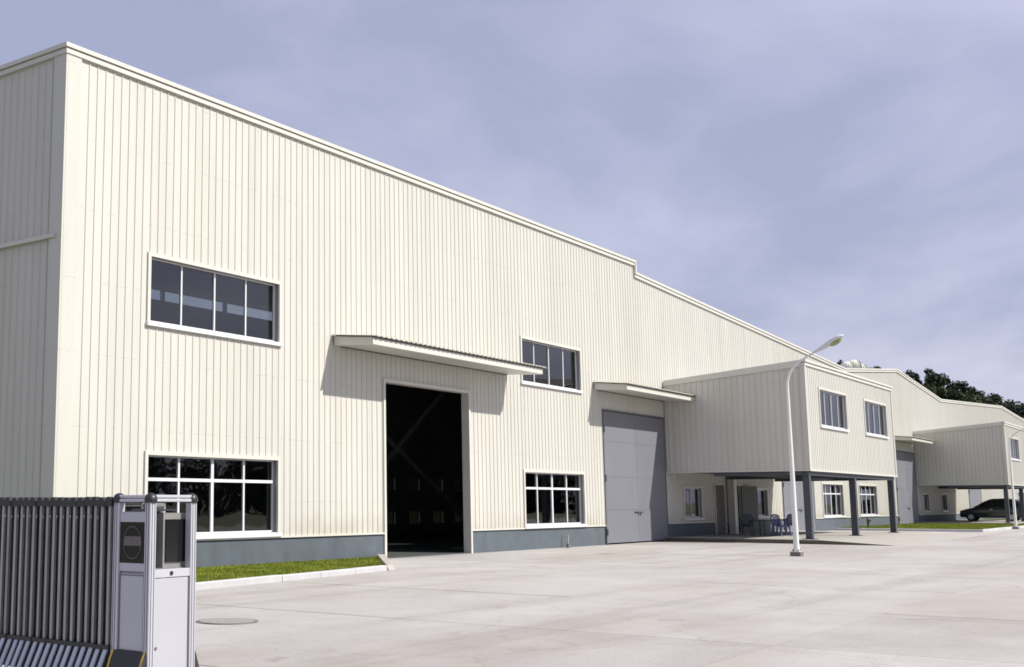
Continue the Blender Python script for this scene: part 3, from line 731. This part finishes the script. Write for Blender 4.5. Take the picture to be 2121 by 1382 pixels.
# ------------------------------------------------------------------ retractable gate
GX, GY, GW, GL = 6.15, -12.43, 0.487, 0.40
gate = thing('retractable_gate', 'folding aluminium sliding gate with a tall white drive head, in the left foreground', 'gate', (GX, GY, 0))
hx, hy = GW, GL
T = 1.56
head = MB()      # four corner posts of the drive head
pw = 0.062
for (x, y) in ((0, 0), (hx-pw, 0), (0, hy-pw), (hx-pw, hy-pw)):
    head.box(x, x+pw, y, y+pw, 0.03, 1.505)
ho = head.build('drive_head', 'alu', gate, bevel=0.004)
gr_ = MB()
for x in (0.014, 0.04): gr_.box(x, x+0.007, -0.0015, 0.002, 0.06, 1.5); gr_.box(hx-pw+x, hx-pw+x+0.007, -0.0015, 0.002, 0.06, 1.5)
for y in (0.016, 0.040, hy-pw+0.02, hy-pw+0.042): gr_.box(-0.0015, 0.002, y, y+0.007, 0.06, 1.5)
gr_.build('post_groove', 'alu_groove', ho)
# top rails and rounded black corner caps
for (a, b) in (((0.05, 0.028), (hx-0.05, 0.028)), ((0.05, hy-0.028), (hx-0.05, hy-0.028)), ((0.028, 0.05), (0.028, hy-0.05)), ((hx-0.028, 0.05), (hx-0.028, hy-0.05))):
    for z0_, z1_, ins in ((1.508, 1.532, 0.0), (1.537, 1.56, 0.004)):
        q = MB(); x0_, x1_ = min(a[0], b[0]), max(a[0], b[0]); y0_, y1_ = min(a[1], b[1]), max(a[1], b[1])
        e_ = 0.030-ins
        if y0_ == y1_: q.box(x0_, x1_, y0_-e_, y1_+e_, z0_, z1_)
        else: q.box(x0_-e_, x1_+e_, y0_, y1_, z0_, z1_)
        q.build('top_rail', 'alu', ho, bevel=0.004)
cap_m = MB(); cap_m.lathe([(0.045, 1.503), (0.049, 1.52), (0.047, 1.54), (0.036, 1.562), (0.015, 1.573), (0.001, 1.575)], 14)
cap_me = cap_m.mesh('corner_cap', 'black_plastic', smooth=True)
for (x, y) in ((0.03, 0.03), (hx-0.03, 0.03), (0.03, hy-0.03), (hx-0.03, hy-0.03)): link('corner_cap', cap_me, ho, (x, y, 0))
# lit end: rail with lock, lower panel, recessed display
q = MB(); q.box(pw, hx-pw, 0.006, 0.05, 0.955, 1.015); r_ = q.build('lock_rail', 'alu', gate, bevel=0.003)
q = MB(); q.tube([(hx*0.47, 0.0, 0.985), (hx*0.47, 0.012, 0.985)], 0.016, 14); q.build('lock', 'black_plastic', r_)
q = MB(); q.box(pw+0.003, hx-pw-0.012, 0.012, 0.045, 0.06, 0.95); pn = q.build('front_panel', 'alu_panel', gate, bevel=0.003)
q = MB(); q.tube([(0.085, 0.004, 0.452), (0.085, 0.014, 0.452)], 0.011, 10); q.build('panel_lock', 'base_grey', pn)
q = MB(); q.box(hx-pw-0.01, hx-pw-0.002, 0.01, 0.03, 0.06, 0.95); q.build('panel_gap', 'alu_groove', pn)
# inner equipment box with display (seen through the open upper end)
q = MB(); q.box(0.215, hx-0.012, 0.085, 0.36, 1.02, 1.425); q.box(0.03, hx-0.012, 0.07, 0.36, 0.97, 1.02); bx_ = q.build('equipment_box', 'lattice', gate)
q = MB(); q.box(0.235, hx-0.03, 0.072, 0.084, 1.062, 1.378); q.build('display', 'black_glass', bx_)
q = MB(); q.tube([(0.09, 0.12, 1.02), (0.09, 0.12, 1.50)], 0.02, 10); pst = q.build('inner_column', 'alu', gate)
q = MB(); q.box(0.05, 0.13, 0.09, 0.15, 1.27, 1.29); q.build('bracket', 'black_plastic', pst)
q = MB(); q.box(0.16, 0.175, 0.25, 0.27, 1.425, 1.50); q.box(0.185, 0.195, 0.25, 0.27, 1.425, 1.50); q.box(0.33, 0.345, 0.25, 0.27, 1.425, 1.50); q.build('support_rod', 'alu', gate)
# shaded side: window with oval emblem, rails, lower panel, foot
for z0_, z1_ in ((1.36, 1.435), (1.0, 1.06)):
    q = MB(); q.box(0.012, 0.035, pw, hy-pw, z0_, z1_); q.build('side_rail', 'alu_panel', gate, bevel=0.003)
q = MB(); q.box(0.016, 0.032, pw, hy-pw, 1.06, 1.36); sw = q.build('side_window', 'black_glass', gate)
yc, zc, ra, rb = hy/2, 1.21, 0.098, 0.122
q = MB(); n = 40
for j in range(n):
    a = 2*math.pi*j/n
    for (f_, xx) in ((1.0, 0.016), (1.0, 0.011), (0.92, 0.011), (0.92, 0.016)):
        q.v.append((xx, yc+math.cos(a)*ra*f_, zc+math.sin(a)*rb*f_))
for j in range(n):
    k = (j+1) % n
    for s_ in range(3): q.f.append((4*j+s_, 4*k+s_, 4*k+s_+1, 4*j+s_+1))
q.build('oval_emblem', 'emblem_ring', sw)
q = MB(); q.box(0.012, 0.0165, yc-ra*0.93, yc+ra*0.93, zc-0.024, zc+0.046); q.build('emblem_band', 'emblem_band', sw, bevel=0.002)
q = MB()     # worn, unreadable raised characters on the band
for (u0, z0_, u1, z1_) in ((-0.055, 0.03, -0.045, -0.002), (-0.045, -0.002, -0.033, 0.03), (-0.02, 0.03, -0.028, 0.012), (-0.028, 0.012, -0.012, 0.006), (-0.012, 0.006, -0.02, -0.006), (0.0, 0.0, 0.008, 0.03), (0.008, 0.03, 0.017, 0.0), (0.03, 0.03, 0.03, 0.0), (0.03, 0.0, 0.045, 0.0)):
    q.bar((0.0115, yc-u0, zc+0.006+z0_), (0.0115, yc-u1, zc+0.006+z1_), 0.004, 0.003)
q.build('emblem_lettering', 'emblem_mark', sw)
q = MB(); q.box(0.016, 0.04, pw+0.004, hy-pw-0.004, 0.43, 0.985); sp = q.build('side_panel', 'alu_panel', gate, bevel=0.003)
q = MB(); q.box(0.0135, 0.017, pw+0.008, pw+0.016, 0.44, 0.98); q.box(0.0135, 0.017, hy-pw-0.016, hy-pw-0.008, 0.44, 0.98); q.box(0.0135, 0.017, pw+0.016, hy-pw-0.016, 0.968, 0.976); q.build('panel_gap', 'alu_groove', sp)
# motor bits under the roof of the head
q = MB(); q.box(0.1, 0.36, 0.09, 0.31, 1.44, 1.455); q.tube([(0.13, 0.2, 1.478), (0.32, 0.2, 1.478)], 0.022, 10); q.build('motor', 'base_grey', gate)
# splayed feet (rubber skirts) with yellow edge strips
def foot(side):
    s = -1 if side == 0 else 1
    x_in = 0.0 if side == 0 else hx
    prof = [(0.0, 0.43), (0.03, 0.37), (0.075, 0.24), (0.12, 0.12), (0.15, 0.0)]
    q = MB()
    for (dx_, z_) in prof:
        q.v += [(x_in+s*dx_, 0.02, z_), (x_in+s*dx_, hy-0.02, z_), (x_in-s*0.02, 0.02, z_), (x_in-s*0.02, hy-0.02, z_)]
    for k in range(len(prof)-1):
        a, b = 4*k, 4*k+4
        q.f += [(a, a+1, b+1, b), (a+2, b+2, b+3, a+3), (a, b, b+2, a+2), (a+1, a+3, b+3, b+1)]
    q.f += [(0, 2, 3, 1)]
    fo = q.build('foot_skirt', 'rubber', gate)
    for y0_ in (0.02, hy-0.045):
        q = MB()
        for (dx_, z_) in prof:
            q.v += [(x_in+s*(dx_+0.004), y0_, z_), (x_in+s*(dx_+0.004), y0_+0.022, z_)]
        for k in range(len(prof)-1): q.f.append((2*k, 2*k+1, 2*k+3, 2*k+2))
        q.build('warning_strip', 'yellow_tape', fo)
foot(0); foot(1)
q = MB()
for (x, y) in ((0.06, 0.08), (0.06, hy-0.08), (hx-0.06, 0.08), (hx-0.06, hy-0.08)): q.tube([(x-0.02, y, 0.035), (x+0.02, y, 0.035)], 0.035, 12)
q.build('caster', 'rubber', gate)
# folding lattice frames behind the head
fr = MB()
for x in (0.0, hx-0.022):
    fr.box(x, x+0.022, 0.002, 0.022, 0.45, 1.50); fr.box(x+0.006, x+0.028, 0.0235, 0.036, 0.45, 1.50)
fr.box(0.03, hx-0.03, 0.004, 0.034, 1.480, 1.5)
fr_me = fr.mesh('lattice_frame', 'lattice')
gp = MB(); gp.box(0.012, 0.016, 0.018, 0.024, 0.46, 1.495)
cp = MB()     # black rounded cap saddle across the top
n = 10
for x in (-0.014, 0.03): 
    for j in range(n+1):
        a = math.pi*j/n; cp.v.append((x, 0.02+math.cos(a)*0.040, 1.505+math.sin(a)*0.042))
    cp.v.append((x, 0.02-0.04, 1.475)); cp.v.append((x, 0.02+0.04, 1.475))
m_ = n+3
for j in range(m_): cp.f.append((j, (j+1) % m_, m_+(j+1) % m_, m_+j))
cp.f += [tuple(range(m_)), tuple(range(2*m_-1, m_-1, -1))]
cp_me = cp.mesh('end_cap', 'black_plastic')
sl = MB(); sl.hexa([(-0.20, 0.0, 0.02), (-0.185, 0.0, 0.02), (-0.185, 0.04, 0.02), (-0.20, 0.04, 0.02), (-0.006, 0.0, 0.43), (0.008, 0.0, 0.43), (0.008, 0.04, 0.43), (-0.006, 0.04, 0.43)])
sl_me = sl.mesh('skirt_slat', 'lattice_low')
sl2 = MB(); sl2.hexa([(hx+0.185, 0.0, 0.02), (hx+0.20, 0.0, 0.02), (hx+0.20, 0.04, 0.02), (hx+0.185, 0.04, 0.02), (hx-0.008, 0.0, 0.43), (hx+0.006, 0.0, 0.43), (hx+0.006, 0.04, 0.43), (hx-0.008, 0.04, 0.43)])
sl2_me = sl2.mesh('skirt_slat', 'lattice_low')
jt = MB(); jt.box(-0.016, 0.02, -0.02, 0.062, 0.425, 0.455)
jt_me = jt.mesh('hinge_joint', 'black_plastic')
inn = MB(); inn.box(0.045, hx-0.045, -0.014, 0.058, 0.2, 1.476); inn_me = inn.mesh('gap_blocker', 'black_plastic')  # black block added to darken the gaps between bars and stop light
y = hy+0.025; k = 0
while GY+y < -6.9:
    f = link('lattice_frame', fr_me, gate, (random.uniform(-0.004, 0.004), y, random.uniform(-0.004, 0.002)))
    link('end_cap', cp_me, f); link('end_cap', cp_me, f, (hx-0.016, 0, 0)); link('skirt_slat', sl_me, f); link('skirt_slat', sl2_me, f); link('hinge_joint', jt_me, f); link('hinge_joint', jt_me, f, (hx-0.004, 0, 0)); link('gap_blocker', inn_me, f)
    y += 0.0815+random.uniform(-0.003, 0.003)

# ------------------------------------------------------------------ chairs and table under the annex
def chair(label, loc, rotz, matn):
    root = thing('plastic_chair', label, 'chair', loc, rotz, group='plastic armchairs under the near raised office')
    s = MB(); s.box(-0.22, 0.22, -0.22, 0.22, 0.41, 0.44); s.box(-0.22, 0.22, 0.2, 0.22, 0.36, 0.41); s.build('seat', matn, root, bevel=0.012)
    for (x, y) in ((-0.22, 0.22), (0.22, 0.22), (-0.22, -0.22), (0.22, -0.22)):
        l = MB(); l.bar((x*1.2, y*1.25, 0.0), (x*0.97, y*0.95, 0.64 if y > 0 else 0.43), 0.055, 0.05); l.build('leg', matn, root)
    for x in (-0.25, 0.25):
        a = MB(); a.bar((x, 0.26, 0.655), (x, -0.24, 0.67), 0.055, 0.03); a.build('armrest', matn, root)
    # backrest: rounded fan with slots
    N = 9
    b = MB()
    top = []
    for j in range(N):
        u = -0.23+0.46*j/(N-1); zt = 0.72+0.16*math.sqrt(max(0, 1-(u/0.245)**2))
        top.append((u, zt))
        if 0 < j < N-1: b.bar((u*0.85, -0.21, 0.44), (u, -0.31, zt), 0.034, 0.014, up=(0, 1, 0))
    for p, q in zip(top[:-1], top[1:]): b.bar((p[0], -0.31, p[1]), (q[0], -0.31, q[1]), 0.03, 0.045, up=(0, 1, 0))
    b.bar((-0.22, -0.21, 0.43), (-0.235, -0.31, 0.74), 0.05, 0.03, up=(0, 1, 0)); b.bar((0.22, -0.21, 0.43), (0.235, -0.31, 0.74), 0.05, 0.03, up=(0, 1, 0))
    b.build('backrest', matn, root)
    return root
chair('blue plastic armchair, sunlit, at the right end of the low table', (52.0, -2.95, 0.15), R(60), 'blue_plastic')
chair('blue plastic armchair drawn up in front of the low table, its legs in the sun', (51.0, -3.05, 0.15), R(150), 'blue_plastic')
chair('dark navy plastic armchair beside the open green door, in shade', (50.9, -1.7, 0.15), R(-70), 'navy_plastic')
t = thing('table', 'low dark table between the plastic armchairs under the near raised office', 'table', (51.6, -2.1, 0.15))
b = MB(); b.box(-0.7, 0.7, -0.35, 0.35, 0.60, 0.64); b.build('table_top', 'table_top', t, bevel=0.008)
for (x, y) in ((-0.62, -0.28), (0.62, -0.28), (-0.62, 0.28), (0.62, 0.28)):
    b = MB(); b.box(x-0.025, x+0.025, y-0.025, y+0.025, 0, 0.6); b.build('leg', 'table_top', t)

# ------------------------------------------------------------------ hydrant, standpipe, manhole
h = thing('fire_hydrant', 'dark rusty red fire hydrant in front of the plinth by the far grass', 'hydrant', (74.4, -0.75, 0.09))
b = MB(); b.lathe([(0.11, 0), (0.11, 0.03), (0.065, 0.035), (0.065, 0.34), (0.09, 0.36), (0.09, 0.39), (0.075, 0.40), (0.08, 0.50), (0.06, 0.57), (0.025, 0.60), (0.025, 0.64)], 16); b.build('barrel', 'hydrant', h, smooth=True)
for s_ in (-1, 1):
    b = MB(); b.tube([(s_*0.05, -0.02, 0.42), (s_*0.14, -0.03, 0.42)], [0.035, 0.04], 10); b.build('outlet', 'hydrant', h)
b = MB(); b.tube([(0, -0.05, 0.40), (0, -0.16, 0.40)], [0.05, 0.055], 10); b.build('outlet', 'hydrant', h)
h = thing('standpipe', 'thin grey standpipe with an elbow at the plinth below the second window', 'pipe', (37.35, -0.22, 0))
b = MB(); b.tube([(0, 0, 0.12), (0, 0, 0.42)], 0.022, 10); b.tube([(0, 0.2, 0.4), (0, 0, 0.4)], 0.018, 8); b.build('riser', 'pipe_grey', h, smooth=True)
b = MB(); b.tube([(0, 0, 0.0), (0, 0, 0.1), (0, 0, 0.14)], [0.07, 0.05, 0.045], 12); b.tube([(0, 0, 0.07), (0.2, -0.02, 0.05)], 0.03, 8); b.build('elbow', 'base_grey', h, smooth=True)
mh = thing('manhole_cover', 'round iron manhole cover in the concrete near the gate', 'manhole cover', (11.5, -8.3, 0.004))
b = MB(); b.lathe([(0.40, -0.01), (0.40, 0.003), (0.36, 0.003), (0.36, 0.0)], 32); b.build('ring', 'base_grey', mh)
b = MB(); b.lathe([(0.355, -0.008), (0.355, 0.006), (0.34, 0.008)], 32); b.build('lid', 'cast_iron', mh)

# ------------------------------------------------------------------ roof ventilators
def vent(label, loc, s):
    root = thing('roof_ventilator', label, 'ventilator', loc, group='white turbine ventilators on the roof')
    b = MB(); b.lathe([(0.32*s, -0.6), (0.30*s, 0.0), (0.30*s, 0.25*s), (0.34*s, 0.27*s)], 18); b.build('neck', 'vent_white', root, smooth=True)
    v = MB(); n = 26
    for k in range(n):
        a0 = 2*math.pi*k/n
        prev = None
        for j in range(7):
            th_ = -1.15+2.45*j/6; r0 = 0.47*s*math.cos(th_*0.85)+0.03; z_ = 0.62*s+0.36*s*math.sin(th_)
            a1 = a0+0.26
            p = ((r0)*math.cos(a0), (r0)*math.sin(a0), z_); q = ((r0*0.90)*math.cos(a1), (r0*0.90)*math.sin(a1), z_)
            if prev: v.quad(prev[0], prev[1], q, p)
            prev = (p, q)
    v.build('turbine_vanes', 'vent_white', root)
    c = MB(); c.lathe([(0.24*s, 0.93*s), (0.2*s, 0.98*s), (0.03, 1.02*s)], 16); c.build('top_plate', 'vent_white', root, smooth=True)
    return root
vent('leftmost white turbine ventilator, half hidden by the roof slope', (82.6, 1.9, 9.85), 0.85)
vent('largest white turbine ventilator above the roof valley', (84.3, 1.9, 10.02), 0.95)
vent('rightmost, smaller white turbine ventilator above the roof valley', (86.0, 1.9, 10.02), 0.85)

# ------------------------------------------------------------------ parked car (nose to the wall)
car = thing('car', 'dark grey green hatchback parked nose-in beneath the far raised office', 'car', (98.6, -3.35, 0.2), R(0))
CLEN, CW = 4.1, 0.84
# side profile sections along y (front at +y): (y, half width, sill z, belt z)
prof = [(2.05, 0.62, 0.34, 0.58), (1.98, 0.74, 0.28, 0.74), (1.6, 0.81, 0.25, 0.86), (1.05, 0.84, 0.24, 0.97), (0.5, 0.84, 0.24, 1.0), (-0.4, 0.84, 0.24, 1.02), (-1.3, 0.84, 0.25, 1.03), (-1.8, 0.80, 0.28, 1.02), (-2.0, 0.74, 0.34, 0.95), (-2.06, 0.62, 0.40, 0.80)]
b = MB(); 
for (y_, w_, s_, t_) in prof:
    b.v += [(-w_*0.9, y_, s_), (-w_, y_, s_+0.16), (-w_, y_, t_-0.14), (-w_*0.93, y_, t_), (0, y_, t_+0.025), (w_*0.93, y_, t_), (w_, y_, t_-0.14), (w_, y_, s_+0.16), (w_*0.9, y_, s_)]
for k in range(len(prof)-1):
    for j in range(9):
        a, c = k*9, (k+1)*9
        b.f.append((a+j, a+(j+1) % 9, c+(j+1) % 9, c+j))
b.f += [tuple(range(9)), tuple(range(len(prof)*9-1, (len(prof)-1)*9-1, -1))]
body = b.build('body', 'car_paint', car, smooth=True)
cab = [(1.15, 0.72, 0.97), (0.45, 0.66, 1.40), (-0.1, 0.64, 1.60), (-0.9, 0.63, 1.63), (-1.6, 0.62, 1.53), (-2.0, 0.68, 1.0)]
b = MB()
for (y_, w_, t_) in cab:
    zb_ = 0.95; wb = 0.77
    b.v += [(-wb, y_, zb_), (-w_, y_, t_-0.03), (-w_*0.85, y_, t_), (w_*0.85, y_, t_), (w_, y_, t_-0.03), (wb, y_, zb_)]
for k in range(len(cab)-1):
    for j in range(6):
        a, c = k*6, (k+1)*6
        b.f.append((a+j, a+(j+1) % 6, c+(j+1) % 6, c+j))
b.f += [tuple(range(6)), tuple(range(len(cab)*6-1, (len(cab)-1)*6-1, -1))]
b.build('cabin', 'car_paint', car, smooth=True)
for s_ in (-1, 1):
    for poly in ([(0.95, 1.04), (0.36, 1.36), (-0.05, 1.50), (-0.05, 1.04)], [(-0.13, 1.04), (-0.13, 1.52), (-0.85, 1.54), (-0.85, 1.04)], [(-0.93, 1.04), (-0.93, 1.54), (-1.5, 1.46), (-1.72, 1.08)]):
        q = MB()
        lo = [(s_*(0.775-(z_-0.95)*0.215+0.012), y_, z_) for y_, z_ in poly]; hi = [(p[0]-s_*0.03, p[1], p[2]) for p in lo]
        n = len(poly); q.v = lo+hi; q.f = [tuple(range(n)), tuple(range(2*n-1, n-1, -1))]+[(j, (j+1) % n, n+(j+1) % n, n+j) for j in range(n)]
        q.build('side_window', 'car_glass', car)
q = MB(); q.hexa([(-0.62, 1.07, 1.04), (0.62, 1.07, 1.04), (0.62, 1.03, 1.03), (-0.62, 1.03, 1.03), (-0.56, 0.06, 1.57), (0.56, 0.06, 1.57), (0.56, 0.04, 1.55), (-0.56, 0.04, 1.55)]); q.build('windscreen', 'car_glass', car)
q = MB(); q.hexa([(-0.58, -1.99, 1.06), (0.58, -1.99, 1.06), (0.58, -1.95, 1.06), (-0.58, -1.95, 1.06), (-0.54, -1.68, 1.46), (0.54, -1.68, 1.46), (0.54, -1.64, 1.44), (-0.54, -1.64, 1.44)]); q.build('rear_window', 'car_glass', car)
for s_ in (-1, 1):
    for y_ in (1.3, -1.28):
        q = MB(); q.tube([(s_*0.66, y_, 0.31), (s_*0.70, y_, 0.31), (s_*0.84, y_, 0.31), (s_*0.86, y_, 0.31)], [0.27, 0.31, 0.31, 0.28], 24); w_ = q.build('wheel', 'tyre', car, smooth=True)
        q = MB(); q.tube([(s_*0.845, y_, 0.31), (s_*0.868, y_, 0.31)], [0.2, 0.18], 20); q.build('rim', 'rim', w_)
    q = MB(); q.box(s_*0.66-0.13, s_*0.66+0.13, 1.9, 1.99, 0.60, 0.74); q.build('headlight', 'car_glass', car, bevel=0.02)
    q = MB(); q.box(s_*0.70-0.08, s_*0.70+0.08, -2.06, -1.9, 0.78, 1.02); q.build('tail_light', 'tail_light', car, bevel=0.02)
    q = MB(); q.box(s_*0.93-0.08, s_*0.93+0.08, 0.72, 0.84, 1.02, 1.14); q.build('mirror', 'car_paint', car, bevel=0.02)
    q = MB(); q.box(s_*0.845-0.006, s_*0.845+0.006, -0.1, 0.06, 0.83, 0.86); q.build('door_handle', 'chrome', car)
q = MB(); q.box(-0.6, 0.6, -2.12, -2.0, 0.36, 0.56); q.build('rear_bumper', 'car_paint', car, bevel=0.03)
q = MB(); q.box(-0.24, 0.24, -2.135, -2.12, 0.66, 0.77); q.build('number_plate', 'chrome', car)

# ------------------------------------------------------------------ trees on the hill behind
def ray_at(px, py, depth):
    f = 2459.65; x = (px-647.61)/f; y = (py-691.0)/f
    mw = cam.matrix_world if False else Matrix.LocRotScale(cam.location, cam.rotation_euler, None)
    return mw @ (Vector((x, -y, -1.0))*depth)
def tree_mesh(seed, H, Rr, nl, leafm, open_=0.0):
    rnd = random.Random(seed)
    tr = MB()
    pts = [(0, 0, -1.0)]; x = y = 0
    for k in range(1, 6):
        x += rnd.uniform(-0.2, 0.2); y += rnd.uniform(-0.2, 0.2); pts.append((x, y, H*0.85*k/5))
    tr.tube(pts, [0.28, 0.24, 0.19, 0.14, 0.09, 0.03], 7)
    clumps = []
    for k in range(15):
        zz_ = H*rnd.uniform(0.34, 0.97); rr = Rr*math.sqrt(max(0.05, 1-((zz_/H-0.58)/0.46)**2))*rnd.uniform(0.35, 1.0); a = rnd.uniform(0, 6.283)
        c = Vector((rr*math.cos(a), rr*math.sin(a), zz_)); clumps.append((c, Rr*rnd.uniform(0.26, 0.46)))
        p0 = Vector(pts[min(5, max(1, int(zz_/H*5)))]); 
        tr.tube([p0*0.9, (p0+c)*0.5+Vector((0, 0, 0.2)), c], [0.09, 0.06, 0.02], 5)
    lf = MB()
    for k in range(nl):
        c, r = rnd.choice(clumps)
        d = Vector((rnd.gauss(0, 1), rnd.gauss(0, 1), rnd.gauss(0, 0.8)))
        d = d.normalized()*r*(rnd.random()**0.4)
        p = c+d; s = rnd.uniform(0.16, 0.36)
        u = Vector((rnd.gauss(0, 1), rnd.gauss(0, 1), rnd.gauss(0, 1))).normalized(); v = u.orthogonal().normalized()
        w = u.cross(v)
        a = rnd.uniform(0, 6.28); e1 = (v*math.cos(a)+w*math.sin(a))*s; e2 = (w*math.cos(a)-v*math.sin(a))*s*0.55
        i = len(lf.v); lf.v += [tuple(p-e1), tuple(p-e2*0.9), tuple(p+e1), tuple(p+e2)]; lf.f.append((i, i+1, i+2, i+3))
    me = bpy.data.meshes.new('crown'); me.from_pydata(lf.v, [], lf.f); me.materials.append(MATS[leafm])
    return tr.mesh('trunk', 'bark', smooth=True), me
TM = [tree_mesh(1, 9.5, 3.1, 2600, 'leaf'), tree_mesh(2, 10.5, 2.6, 2400, 'leaf'), tree_mesh(3, 8.0, 3.4, 2600, 'leaf_olive'), tree_mesh(4, 9.0, 2.9, 1700, 'leaf')]
TH = [9.5, 10.5, 8.0, 9.0]
def tree(px, py, depth, kind, label, s=1.0):
    p = ray_at(px, py+4, depth); s *= 0.93
    base = p - Vector((0, 0, TH[kind]*s*0.98))
    root = thing('tree', label, 'tree', base, random.uniform(0, 6.28), group='trees on the wooded hill behind the halls')
    root.scale = (s, s, s)
    link('trunk', TM[kind][0], root); link('crown', TM[kind][1], root)
    return base
common = 'dark leafy tree in the dense wood on the hill behind the roofs'
bases = []
for (px, py, dp, k, s, lab) in [
    (1738, 747, 262, 3, 0.9, 'dark tree top left of the roof ventilators'),
    (1810, 758, 262, 2, 0.55, 'small lone tree top showing right of the roof ventilators'),
    (1886, 766, 255, 3, 0.8, 'leaning dark tree just right of the near roof ridge, leftmost of the wood'),
    (1912, 760, 250, 1, 1.15, 'tallest slender dark tree with a pointed crown right of the near ridge'),
    (1948, 774, 250, 0, 1.1, 'broad dark tree second highest in the wood right of the near ridge'),
    (1982, 790, 250, 0, 1.0, 'round crowned dark tree above the middle of the far valley'),
    (2014, 797, 250, 1, 1.0, 'dark conical tree standing apart above the far valley roof'),
    (2046, 818, 256, 2, 1.0, 'pale olive bushy tree left of the far ridge'),
    (2076, 824, 256, 1, 0.85, 'dark tree top right above the far ridge'),
    (2104, 832, 258, 2, 1.05, 'olive tree near the right edge of the photo, above the far roof'),
    (2135, 834, 256, 0, 1.0, 'rightmost dark tree of the wood, cut by the photo edge')]:
    bases.append(tree(px, py, dp, k, lab, s))
for (px, py, dp, k) in [(1760, 766, 258, 0), (1898, 800, 246, 0), (1930, 798, 246, 2), (1962, 806, 246, 0), (1998, 815, 246, 2), (2030, 826, 246, 0), (2062, 836, 248, 1), (2090, 842, 248, 0), (2120, 848, 248, 3), (2150, 850, 248, 0), (2098, 856, 240, 0), (2126, 862, 240, 3)]:
    bases.append(tree(px, py, dp, k, common))
# hill under the wood
hl = MB(); NX, NY = 40, 30
for j in range(NY+1):
    for i in range(NX+1):
        x = 170+260*i/NX; y_ = -20+190*j/NY
        ww = zz2 = 0
        for bpt in bases:
            d2 = (bpt.x-x)**2+(bpt.y-y_)**2+30; wgt = 1/d2**1.5; ww += wgt; zz2 += wgt*bpt.z
        h_ = zz2/ww
        fx = max(0, min(1, (x-172)/60)); fy = max(0, min(1, (y_+16)/30)); fx = fx*fx*(3-2*fx); fy = fy*fy*(3-2*fy)
        hl.v.append((x, y_, -0.2+(h_+0.2)*fx*fy))
for j in range(NY):
    for i in range(NX):
        a = j*(NX+1)+i; hl.f.append((a, a+1, a+NX+2, a+NX+1))
struct(hl.build('hill', 'wood_ground', smooth=True), 'dark wooded hill rising behind the far halls')

# wood on the other side of the road (behind and to the right of the camera, mirrored in the windows)
rnd = random.Random(99)
wd = MB()
for k in range(95):
    t_ = rnd.random(); cx0 = 190+(70-190)*t_+rnd.uniform(-8, 8); cy0 = -55+(-150+55)*t_+rnd.uniform(-8, 8); H = rnd.uniform(8, 12.5)
    wd.tube([(cx0, cy0, 0), (cx0+0.2, cy0, H*0.7)], [0.25, 0.08], 5)
    cl = [(Vector((cx0+rnd.uniform(-2.4, 2.4), cy0+rnd.uniform(-2.4, 2.4), H*rnd.uniform(0.04, 0.92))), rnd.uniform(1.3, 2.3)) for _ in range(14)]
    for j in range(420):
        c, r = rnd.choice(cl); d = Vector((rnd.gauss(0, 1), rnd.gauss(0, 1), rnd.gauss(0, 1))).normalized()*r*rnd.random()**0.4
        p = c+d; u = Vector((rnd.gauss(0, 1), rnd.gauss(0, 1), rnd.gauss(0, 1))).normalized(); v = u.orthogonal().normalized(); w = u.cross(v); s = rnd.uniform(0.3, 0.6)
        i = len(wd.v); wd.v += [tuple(p-v*s), tuple(p-w*s*0.6), tuple(p+v*s), tuple(p+w*s*0.6)]; wd.f.append((i, i+1, i+2, i+3))
me = bpy.data.meshes.new('far_wood'); me.from_pydata(wd.v, [], wd.f); me.materials.append(MATS['leaf'])
o = link('far_wood', me); o['kind'] = 'stuff'; o['label'] = 'belt of trees across the road, mirrored in the windows'
